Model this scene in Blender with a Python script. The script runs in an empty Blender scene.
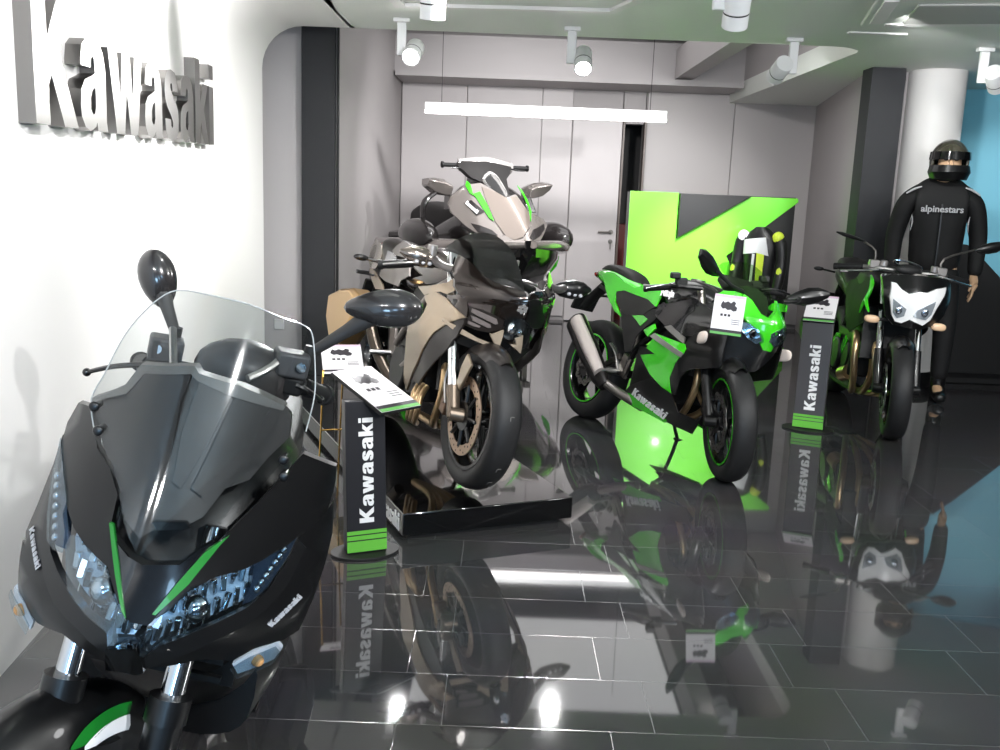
import bpy, bmesh, math, random
from mathutils import Vector, Matrix, Euler
from mathutils.geometry import delaunay_2d_cdt
random.seed(7)
SC = bpy.context.scene
COL = SC.collection
R = math.radians
PI = math.pi

# ---------------------------------------------------------------- materials
def lin(c):
    return tuple((x / 255 / 12.92) if x / 255 <= 0.04045 else ((x / 255 + 0.055) / 1.055) ** 2.4 for x in c)
MATS = {}
def mat(name, rgb, rough=0.5, metal=0.0, coat=0.0, spec=0.5, alpha=1.0, trans=0.0, noise=0.0, nscale=40, emit=None, estr=1.0, ior=1.45, bump=0.0, bscale=200):
    if name in MATS: return MATS[name]
    m = bpy.data.materials.new(name); m.use_nodes = True
    nt = m.node_tree; b = nt.nodes['Principled BSDF']
    c = lin(rgb)
    b.inputs['Base Color'].default_value = (*c, 1)
    b.inputs['Roughness'].default_value = rough
    b.inputs['Metallic'].default_value = metal
    b.inputs['Coat Weight'].default_value = coat
    b.inputs['Coat Roughness'].default_value = 0.03
    b.inputs['Specular IOR Level'].default_value = spec
    b.inputs['Transmission Weight'].default_value = trans
    b.inputs['Alpha'].default_value = alpha
    b.inputs['IOR'].default_value = ior
    if emit:
        b.inputs['Emission Color'].default_value = (*lin(emit), 1)
        b.inputs['Emission Strength'].default_value = estr
    tc = None
    if noise or bump:
        tc = nt.nodes.new('ShaderNodeTexCoord')
    if noise:
        n = nt.nodes.new('ShaderNodeTexNoise'); n.inputs['Scale'].default_value = nscale; n.inputs['Detail'].default_value = 3
        nt.links.new(tc.outputs['Object'], n.inputs['Vector'])
        mx = nt.nodes.new('ShaderNodeMix'); mx.data_type = 'RGBA'
        mx.inputs[6].default_value = (*[x * (1 - noise) for x in c], 1)
        mx.inputs[7].default_value = (*[min(1, x * (1 + noise)) for x in c], 1)
        nt.links.new(n.outputs['Fac'], mx.inputs[0]); nt.links.new(mx.outputs[2], b.inputs['Base Color'])
    if bump:
        n2 = nt.nodes.new('ShaderNodeTexNoise'); n2.inputs['Scale'].default_value = bscale
        nt.links.new(tc.outputs['Object'], n2.inputs['Vector'])
        bp = nt.nodes.new('ShaderNodeBump'); bp.inputs['Strength'].default_value = bump; bp.inputs['Distance'].default_value = 0.002
        nt.links.new(n2.outputs['Fac'], bp.inputs['Height']); nt.links.new(bp.outputs['Normal'], b.inputs['Normal'])
    MATS[name] = m
    return m

def glass_mat(name, rgb, fac, rough=0.02):
    """thin clear or smoked plastic sheet: mostly see-through, with a gloss"""
    if name in MATS: return MATS[name]
    m = bpy.data.materials.new(name); m.use_nodes = True
    nt = m.node_tree; nt.nodes.clear()
    out = nt.nodes.new('ShaderNodeOutputMaterial')
    tr = nt.nodes.new('ShaderNodeBsdfTransparent'); tr.inputs[0].default_value = (*lin(rgb), 1)
    gl = nt.nodes.new('ShaderNodeBsdfGlossy'); gl.inputs['Roughness'].default_value = rough
    lw = nt.nodes.new('ShaderNodeLayerWeight'); lw.inputs[0].default_value = 0.5
    pw = nt.nodes.new('ShaderNodeMath'); pw.operation = 'POWER'; pw.inputs[1].default_value = 4.0
    nt.links.new(lw.outputs['Facing'], pw.inputs[0])
    fr = nt.nodes.new('ShaderNodeMath'); fr.operation = 'MULTIPLY'; fr.inputs[1].default_value = 0.55
    nt.links.new(pw.outputs[0], fr.inputs[0])
    ad = nt.nodes.new('ShaderNodeMath'); ad.operation = 'ADD'; ad.inputs[1].default_value = fac; ad.use_clamp = True
    mx = nt.nodes.new('ShaderNodeMixShader')
    nt.links.new(fr.outputs[0], ad.inputs[0]); nt.links.new(ad.outputs[0], mx.inputs[0])
    nt.links.new(tr.outputs[0], mx.inputs[1]); nt.links.new(gl.outputs[0], mx.inputs[2])
    nt.links.new(mx.outputs[0], out.inputs[0])
    MATS[name] = m
    return m

# ---------------------------------------------------------------- mesh builder
def frame_for(d):
    d = d.normalized()
    a = Vector((0, 0, 1)) if abs(d.z) < 0.95 else Vector((1, 0, 0))
    x = a.cross(d).normalized(); return x, d.cross(x).normalized()

def smooth_path(pts, n=6):
    P = [Vector(p) for p in pts]
    if len(P) < 3: return P
    out = []
    for i in range(len(P) - 1):
        p0 = P[max(i - 1, 0)]; p1 = P[i]; p2 = P[i + 1]; p3 = P[min(i + 2, len(P) - 1)]
        for k in range(n):
            t = k / n
            out.append(0.5 * ((2 * p1) + (p2 - p0) * t + (2 * p0 - 5 * p1 + 4 * p2 - p3) * t * t + (3 * p1 - p0 - 3 * p2 + p3) * t ** 3))
    out.append(P[-1]); return out

def crv(poly, n=3, closed=True, keep=()):
    """Catmull-Rom rounding of a 2-D outline"""
    N = len(poly); out = []
    rng = range(N if closed else N - 1)
    g = (lambda i: poly[i % N]) if closed else (lambda i: poly[min(max(i, 0), N - 1)])
    for i in rng:
        p0, p1, p2, p3 = g(i - 1), g(i), g(i + 1), g(i + 2)
        for k in range(n):
            t = k / n
            out.append(tuple(0.5 * (2 * b + (c - a) * t + (2 * a - 5 * b + 4 * c - d) * t * t + (3 * b - a - 3 * c + d) * t ** 3) for a, b, c, d in zip(p0, p1, p2, p3)))
    if not closed: out.append(tuple(poly[-1]))
    return out

def seg_sub(poly, step):
    out = []
    for i in range(len(poly)):
        a = poly[i]; b = poly[(i + 1) % len(poly)]
        L = math.hypot(b[0] - a[0], b[1] - a[1]); n = max(1, int(math.ceil(L / step)))
        for k in range(n): out.append((a[0] + (b[0] - a[0]) * k / n, a[1] + (b[1] - a[1]) * k / n))
    return out

def inside(p, poly):
    x, y = p; c = False; j = len(poly) - 1
    for i in range(len(poly)):
        xi, yi = poly[i]; xj, yj = poly[j]
        if (yi > y) != (yj > y) and x < (xj - xi) * (y - yi) / (yj - yi) + xi: c = not c
        j = i
    return c

class MB:
    def __init__(s, M=None):
        s.bm = bmesh.new(); s.M = M or Matrix()
    def v(s, p): return s.bm.verts.new(s.M @ Vector(p))
    def face(s, vs):
        try: return s.bm.faces.new(vs)
        except ValueError: return None
    def box(s, c, size, rot=None, taper=(1, 1)):
        m = Matrix.Translation(c) @ ((Euler(rot).to_matrix().to_4x4()) if rot else Matrix())
        hx, hy, hz = [a / 2 for a in size]; vs = []
        for z, tx, ty in ((-hz, 1, 1), (hz, taper[0], taper[1])):
            for x, y in ((-hx, -hy), (hx, -hy), (hx, hy), (-hx, hy)): vs.append(s.v(m @ Vector((x * tx, y * ty, z))))
        for f in ((3, 2, 1, 0), (4, 5, 6, 7), (0, 1, 5, 4), (1, 2, 6, 5), (2, 3, 7, 6), (3, 0, 4, 7)): s.face([vs[i] for i in f])
        return s
    def ring(s, c, x, y, r, n, ry=None):
        ry = r if ry is None else ry
        return [s.v(Vector(c) + x * (r * math.cos(2 * PI * k / n)) + y * (ry * math.sin(2 * PI * k / n))) for k in range(n)]
    def bridge(s, a, b):
        n = len(a)
        for k in range(n): s.face([a[k], a[(k + 1) % n], b[(k + 1) % n], b[k]])
    def cyl(s, p0, p1, r0, r1=None, n=16, caps=True):
        p0 = Vector(p0); p1 = Vector(p1); x, y = frame_for(p1 - p0); r1 = r0 if r1 is None else r1
        a = s.ring(p0, x, y, r0, n); b = s.ring(p1, x, y, r1, n); s.bridge(a, b)
        if caps: s.face(a[::-1]); s.face(b)
        return s
    def tube(s, pts, r, n=8, sm=6, closed=False, flat=1.0):
        P = smooth_path(pts, sm) if sm > 1 else [Vector(p) for p in pts]
        N = len(P); rs = r if isinstance(r, (list, tuple)) else None
        prev = None; rings = []
        for i, p in enumerate(P):
            d = (P[min(i + 1, N - 1)] - P[max(i - 1, 0)])
            if d.length < 1e-9: d = Vector((0, 0, 1))
            d.normalize()
            if prev is None: x, y = frame_for(d)
            else:
                x = prev - d * prev.dot(d)
                if x.length < 1e-6: x, _ = frame_for(d)
                x.normalize(); y = d.cross(x)
            prev = x
            if rs:
                t = i / (N - 1) * (len(rs) - 1); k = min(int(t), len(rs) - 2); rr = rs[k] + (rs[k + 1] - rs[k]) * (t - k)
            else: rr = r
            rings.append(s.ring(p, x, y, rr, n, rr * flat))
        for a, b in zip(rings, rings[1:]): s.bridge(a, b)
        s.face(rings[0][::-1]); s.face(rings[-1])
        return s
    def lathe(s, prof, c=(0, 0, 0), axis=(0, 1, 0), n=48, a0=0, a1=2 * PI, up=None):
        """prof = closed list of (radius, height along the axis) turned about the axis"""
        ax = Vector(axis).normalized(); x, y = frame_for(ax)
        if up is not None: x = Vector(up).normalized(); y = ax.cross(x)
        full = abs(a1 - a0 - 2 * PI) < 1e-6; m = n if full else n + 1; rings = []
        for k in range(m):
            a = a0 + (a1 - a0) * k / n; d = x * math.cos(a) + y * math.sin(a)
            rings.append([s.v(Vector(c) + d * r + ax * h) for r, h in prof])
        for k in range(n):
            a, b = rings[k], rings[(k + 1) % m]
            for i in range(len(prof)):
                j = (i + 1) % len(prof); s.face([a[i], a[j], b[j], b[i]])
        if not full: s.face(rings[0]); s.face(rings[-1][::-1])
        return s
    def ell(s, c, rad, rot=None, nu=16, nv=10, p=1.0):
        m = Matrix.Translation(c) @ ((Euler(rot).to_matrix().to_4x4()) if rot else Matrix())
        sg = lambda t: math.copysign(abs(t) ** p, t)
        top = s.v(m @ Vector((0, 0, rad[2]))); bot = s.v(m @ Vector((0, 0, -rad[2]))); rings = []
        for i in range(1, nv):
            t = PI * i / nv
            rings.append([s.v(m @ Vector((rad[0] * sg(math.sin(t)) * sg(math.cos(2 * PI * k / nu)), rad[1] * sg(math.sin(t)) * sg(math.sin(2 * PI * k / nu)), rad[2] * sg(math.cos(t))))) for k in range(nu)])
        for a, b in zip(rings, rings[1:]): s.bridge(b, a)
        for k in range(nu):
            s.face([top, rings[0][k], rings[0][(k + 1) % nu]]); s.face([bot, rings[-1][(k + 1) % nu], rings[-1][k]])
        return s
    def loft(s, secs, closed=True, caps=True):
        rings = [[s.v(p) for p in sec] for sec in secs]; n = len(rings[0])
        for a, b in zip(rings, rings[1:]):
            for k in range(n if closed else n - 1): s.face([a[k], a[(k + 1) % n], b[(k + 1) % n], b[k]])
        if caps and closed: s.face(rings[0][::-1]); s.face(rings[-1])
        return s
    def prism(s, poly, f, g):
        """closed outline: f maps 2-D to the near face, g to the far one"""
        a = [s.v(f(*p)) for p in poly]; b = [s.v(g(*p)) for p in poly]
        s.face(a[::-1]); s.face(b); s.bridge(a, b); return s
    def panel(s, poly, f, t=0.006, step=0.03, off=0.0, inner=None):
        """an outline laid on the curved surface f(a,b)->point, with thickness t behind it"""
        bd = seg_sub(poly, step); n = len(bd)
        # clean up coincident points
        pts = []
        for p in bd:
            if not pts or math.hypot(p[0] - pts[-1][0], p[1] - pts[-1][1]) > 1e-4: pts.append(p)
        n = len(pts); edges = [(i, (i + 1) % n) for i in range(n)]
        x0 = min(p[0] for p in pts); x1 = max(p[0] for p in pts); y0 = min(p[1] for p in pts); y1 = max(p[1] for p in pts)
        allp = list(pts); iy = 0; y = y0 + step / 2
        while y < y1:
            x = x0 + step / 2 + (step / 2 if iy % 2 else 0)
            while x < x1:
                if inside((x, y), pts) and min(math.hypot(x - q[0], y - q[1]) for q in pts) > step * 0.45: allp.append((x, y))
                x += step
            y += step * 0.87; iy += 1
        vs, es, fs, *_ = delaunay_2d_cdt([Vector(p) for p in allp], edges, [list(range(n))], 1, 1e-5)
        def P(a, b, o):
            e = 0.003; p = Vector(f(a, b)); du = Vector(f(a + e, b)) - Vector(f(a - e, b)); dv = Vector(f(a, b + e)) - Vector(f(a, b - e))
            nn = du.cross(dv)
            if nn.length < 1e-12: nn = Vector((0, 0, 1))
            nn.normalize(); return p + nn * o, nn
        sgn = s.sgn
        A = [s.v(P(q[0], q[1], off * sgn)[0]) for q in vs]; Bk = [s.v(P(q[0], q[1], (off - t) * sgn)[0]) for q in vs]
        ec = {}
        for fc in fs:
            s.face([A[i] for i in fc]); s.face([Bk[i] for i in reversed(fc)])
            for k in range(len(fc)):
                e = (fc[k], fc[(k + 1) % len(fc)])
                if (e[1], e[0]) in ec: del ec[(e[1], e[0])]
                else: ec[e] = 1
        for i, j in ec: s.face([A[j], A[i], Bk[i], Bk[j]])
        return s
    sgn = 1

def finish(b, sharp=40, recalc=True):
    bm = b.bm
    if recalc: bmesh.ops.recalc_face_normals(bm, faces=bm.faces[:])
    me = bpy.data.meshes.new('m'); bm.to_mesh(me); bm.free()
    for p in me.polygons: p.use_smooth = True
    try: me.set_sharp_from_angle(angle=R(sharp))
    except Exception: pass
    return me

def obj(name, b, m, parent=None, sharp=40, bev=0, sub=0, label=None):
    me = finish(b, sharp) if isinstance(b, MB) else b
    me.name = name
    for k in (m if isinstance(m, (list, tuple)) else [m]): me.materials.append(k)
    o = bpy.data.objects.new(name, me); COL.objects.link(o)
    if parent is not None: o.parent = parent
    if bev:
        md = o.modifiers.new('bevel', 'BEVEL'); md.width = bev; md.segments = 2; md.limit_method = 'ANGLE'; md.angle_limit = R(35)
        md.harden_normals = False
    if sub:
        md = o.modifiers.new('sub', 'SUBSURF'); md.levels = sub; md.render_levels = sub
    if label: o['label'] = label
    return o

def loose(name, b, m, parent=None, by_side=False, **kw):
    """every separate piece of the builder becomes an object of its own (or one per side)"""
    bm = b.bm; seen = {}; groups = []
    bm.verts.index_update(); bm.verts.ensure_lookup_table()
    for v in bm.verts:
        if v.index in seen: continue
        st = [v]; seen[v.index] = len(groups); comp = []
        while st:
            q = st.pop(); comp.append(q.index)
            for e in q.link_edges:
                o_ = e.other_vert(q)
                if o_.index not in seen: seen[o_.index] = len(groups); st.append(o_)
        groups.append(comp)
    ym = sum(v.co.y for v in bm.verts) / len(bm.verts)
    if by_side:
        sd = {}
        for c in groups: sd.setdefault(sum(bm.verts[i].co.y for i in c) / len(c) > ym, []).extend(c)
        groups = list(sd.values())
    out = []
    for c in groups:
        s_ = set(c); nb = MB(); mp = {i: nb.bm.verts.new(bm.verts[i].co) for i in c}
        for f in bm.faces:
            if f.verts[0].index in s_: nb.face([mp[q.index] for q in f.verts])
        out.append(obj(name, nb, m, parent, **kw))
    bm.free(); return out

def thing(name, label, cat, loc=(0, 0, 0), rot=(0, 0, 0), group=None):
    o = bpy.data.objects.new(name, None); o.empty_display_size = 0.1; COL.objects.link(o)
    o.location = loc; o.rotation_euler = rot
    o['label'] = label; o['category'] = cat
    if group: o['group'] = group
    return o
def tag(o, label, cat, group=None):
    o['label'] = label; o['category'] = cat
    if group: o['group'] = group
    return o
def struct(o): o['kind'] = 'structure'; return o
def mirror_y(poly): return [(-a, b) for a, b in poly]

# ---------------------------------------------------------------- heavy sans letters of the wall sign
GLYPH = {
 'K': (0.68, [[(0,0),(0,1),(.21,1),(.21,.62),(.42,1),(.66,1),(.39,.56),(.68,0),(.44,0),(.26,.38),(.21,.29),(.21,0)]]),
 'a': (0.54, [[(.02,.10),(.08,.02),(.18,-.01),(.28,.03),(.31,.07),(.325,0),(.53,0),(.51,.08),(.51,.52),(.47,.66),(.39,.73),(.26,.75),(.14,.73),(.06,.67),(.03,.55),(.03,.51),(.22,.51),(.23,.58),(.26,.61),(.29,.59),(.30,.54),(.30,.47),(.22,.44),(.10,.40),(.03,.32),(.01,.2)],
              [(.30,.36),(.30,.20),(.27,.14),(.235,.13),(.20,.17),(.20,.26),(.24,.33)]]),
 'w': (0.80, [[(0,.73),(.19,.73),(.25,.32),(.31,.73),(.49,.73),(.55,.32),(.61,.73),(.80,.73),(.66,0),(.47,0),(.40,.40),(.33,0),(.14,0)]]),
 's': (0.48, [[(.02,.22),(.20,.22),(.21,.15),(.24,.13),(.27,.15),(.27,.19),(.22,.25),(.10,.34),(.04,.42),(.02,.52),(.04,.64),(.12,.73),(.24,.75),(.37,.73),(.44,.65),(.46,.53),(.28,.53),(.27,.59),(.24,.61),(.21,.59),(.21,.55),(.26,.50),(.38,.41),(.45,.33),(.47,.22),(.45,.10),(.37,.01),(.24,-.01),(.11,.01),(.04,.09)]]),
 'k': (0.55, [[(0,0),(0,1),(.20,1),(.20,.48),(.33,.73),(.54,.73),(.36,.42),(.55,0),(.34,0),(.24,.26),(.20,.19),(.20,0)]]),
 'i': (0.20, [[(0,0),(0,.73),(.20,.73),(.20,0)], [(0,.82),(0,1),(.20,1),(.20,.82)]]),
}
def glyph_faces(ch, step):
    adv, loops = GLYPH[ch]
    pts = []; edges = []; faces = []
    for lp in loops:
        q = seg_sub(lp, step); b = len(pts); pts += q
        edges += [(b + i, b + (i + 1) % len(q)) for i in range(len(q))]
    vs, es, fs, *_ = delaunay_2d_cdt([Vector(p) for p in pts], edges, [], 0, 1e-5)
    keep = []
    for f in fs:
        c = (sum(vs[i][0] for i in f) / len(f), sum(vs[i][1] for i in f) / len(f))
        if sum(inside(c, lp) for lp in loops) % 2 == 1: keep.append(f)
    return adv, [(p[0], p[1]) for p in vs], keep
def word_mesh(b, word, size, aspect, front, back, gap=0.045, step=0.25):
    """heavy lettering: (a, b) in metres along and up the word -> 3-D points by front()/back()"""
    x = 0
    for ch in word:
        adv, vs, fs = glyph_faces(ch, step)
        P = [((x + p[0]) * size * aspect, p[1] * size) for p in vs]
        A = [b.v(front(*p)) for p in P]; Bk = [b.v(back(*p)) for p in P]
        ec = {}
        for f in fs:
            b.face([A[i] for i in f]); b.face([Bk[i] for i in reversed(f)])
            for k in range(len(f)):
                e = (f[k], f[(k + 1) % len(f)])
                if (e[1], e[0]) in ec: del ec[(e[1], e[0])]
                else: ec[e] = 1
        for i, j in ec: b.face([A[j], A[i], Bk[i], Bk[j]])
        x += adv + gap
    return (x - gap) * size * aspect
def word_len(word, size, aspect, gap=0.045): return (sum(GLYPH[c][0] + gap for c in word) - gap) * size * aspect

def text_faces(txt, size, shear=0.0, bold=0.0):
    cu = bpy.data.curves.new('t', 'FONT'); cu.body = txt; cu.size = size; cu.shear = shear; cu.offset = bold; cu.resolution_u = 3
    o = bpy.data.objects.new('t', cu); COL.objects.link(o)
    me = bpy.data.meshes.new_from_object(o.evaluated_get(bpy.context.evaluated_depsgraph_get()))
    vs = [(v.co.x, v.co.y) for v in me.vertices]; fs = [list(p.vertices) for p in me.polygons]
    bpy.data.objects.remove(o); bpy.data.meshes.remove(me); bpy.data.curves.remove(cu)
    return vs, fs
def text_mesh(b, txt, size, front, back, shear=0.0, bold=0.0, width=None):
    vs, fs = text_faces(txt, size, shear, bold)
    w = max(p[0] for p in vs); k = (width / w) if width else 1
    A = [b.v(front(p[0] * k, p[1])) for p in vs]; Bk = [b.v(back(p[0] * k, p[1])) for p in vs]
    ec = {}
    for f in fs:
        b.face([A[i] for i in f]); b.face([Bk[i] for i in reversed(f)])
        for q in range(len(f)):
            e = (f[q], f[(q + 1) % len(f)])
            if (e[1], e[0]) in ec: del ec[(e[1], e[0])]
            else: ec[e] = 1
    for i, j in ec: b.face([A[j], A[i], Bk[i], Bk[j]])
    return w * k

# ---------------------------------------------------------------- common materials
WHITE = mat('white_wall_paint', (232, 230, 228), 0.55, bump=0.03)
CEIL = mat('white_ceiling_paint', (226, 229, 223), 0.6)
GREYP = mat('light_grey_panel', (196, 190, 190), 0.45, bump=0.02, noise=0.03, nscale=3)
GREYW = mat('grey_wall_paint', (168, 163, 163), 0.55, noise=0.04, nscale=2)
DARKP = mat('charcoal_pillar', (44, 45, 48), 0.6)
BLACKP = mat('black_panel', (14, 14, 15), 0.5)
BLKG = mat('gloss_black', (6, 6, 7), 0.08, coat=1.0)
BLKS = mat('satin_black', (13, 13, 14), 0.32, coat=0.25)
BLKM = mat('matte_black', (16, 16, 17), 0.6)
RUBBER = mat('tyre_rubber', (26, 26, 27), 0.55, bump=0.05, bscale=120)
CHROME = mat('chrome', (220, 222, 225), 0.08, 1.0)
ALU = mat('brushed_aluminium', (190, 188, 186), 0.3, 1.0)
STEEL = mat('dull_steel', (130, 126, 122), 0.38, 1.0)
BRONZE = mat('bronze_header_pipe', (186, 158, 120), 0.28, 0.9)
GREEN = mat('lime_green_paint', (60, 196, 28), 0.18, coat=1.0)
GREENM = mat('green_vinyl', (44, 160, 48), 0.4)
WHITEV = mat('white_vinyl', (228, 228, 228), 0.45)
LETTER = mat('brushed_sign_metal', (128, 126, 124), 0.36, 1.0, bump=0.02)
SMOKE = glass_mat('smoked_screen', (120, 122, 122), 0.06)
CLEAR = glass_mat('clear_screen', (232, 234, 234), 0.045, 0.05)
LENS = glass_mat('clear_lens', (225, 235, 240), 0.10)
# ================================================================ body surfaces of the machines (bike frame: x forward, y left, z up)
def grid2(xs, zs, T):
    def f(x, z):
        x = min(max(x, xs[0]), xs[-1] - 1e-9); z = min(max(z, zs[0]), zs[-1] - 1e-9)
        i = max(k for k in range(len(xs) - 1) if xs[k] <= x); j = max(k for k in range(len(zs) - 1) if zs[k] <= z)
        u = (x - xs[i]) / (xs[i + 1] - xs[i]); v = (z - zs[j]) / (zs[j + 1] - zs[j])
        u = u * u * (3 - 2 * u) * 0.5 + u * 0.5; v = v * v * (3 - 2 * v) * 0.5 + v * 0.5
        return (T[j][i] * (1 - u) + T[j][i + 1] * u) * (1 - v) + (T[j + 1][i] * (1 - u) + T[j + 1][i + 1] * u) * v
    return f
W_NINJA = grid2([-.4, -.1, .2, .5, .8, 1.1, 1.34, 1.5], [.15, .4, .6, .75, .9, 1.1],
 [[.05, .08, .10, .12, .13, .12, .10, .03], [.06, .10, .13, .15, .20, .20, .15, .03], [.07, .11, .14, .17, .23, .24, .20, .03],
  [.07, .11, .13, .15, .20, .24, .20, .03], [.06, .09, .10, .12, .15, .17, .16, .03], [.05, .05, .05, .08, .10, .12, .11, .05]])
def S_NINJA(y, z): return 1.50 - 0.75 * max(0, z - .82) ** 1.0 - 0.35 * max(0, .74 - z) - 2.2 * y * y - 0.35 * abs(y)
W_H2 = grid2([-.45, -.1, .2, .5, .8, 1.1, 1.36, 1.53], [.15, .4, .6, .8, .95, 1.15],
 [[.05, .08, .10, .12, .14, .13, .10, .03], [.06, .12, .14, .17, .20, .21, .15, .03], [.08, .13, .15, .20, .25, .26, .21, .03],
  [.08, .13, .15, .18, .22, .25, .22, .03], [.07, .10, .11, .14, .18, .20, .17, .03], [.05, .06, .06, .08, .12, .14, .12, .05]])
def S_H2(y, z): return 1.57 - 0.80 * max(0, z - .84) - 0.45 * max(0, .80 - z) - 2.0 * y * y - 0.45 * abs(y)
W_Z = grid2([-.45, -.1, .2, .5, .8, 1.1, 1.34, 1.52], [.15, .4, .6, .75, .9, 1.1],
 [[.05, .08, .12, .16, .16, .14, .08, .05], [.06, .11, .16, .20, .20, .18, .09, .05], [.08, .12, .17, .20, .22, .20, .14, .04],
  [.08, .12, .15, .17, .20, .21, .17, .04], [.07, .10, .11, .14, .17, .17, .14, .04], [.05, .06, .08, .10, .12, .12, .10, .06]])
def S_Z(y, z): return 1.50 - 0.55 * max(0, z - .88) - 0.30 * max(0, .82 - z) - 2.4 * y * y - 0.25 * abs(y)
def S_SCOOT(y, z): return -0.03 - 0.45 * max(0, z - .72) - 0.45 * max(0, .70 - z) - 2.8 * y * y - 0.12 * abs(y)
def S_SCREEN(y, z): return 0.01 - 0.45 * (z - .72) - 2.6 * y * y - 0.03 * abs(y)
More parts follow.
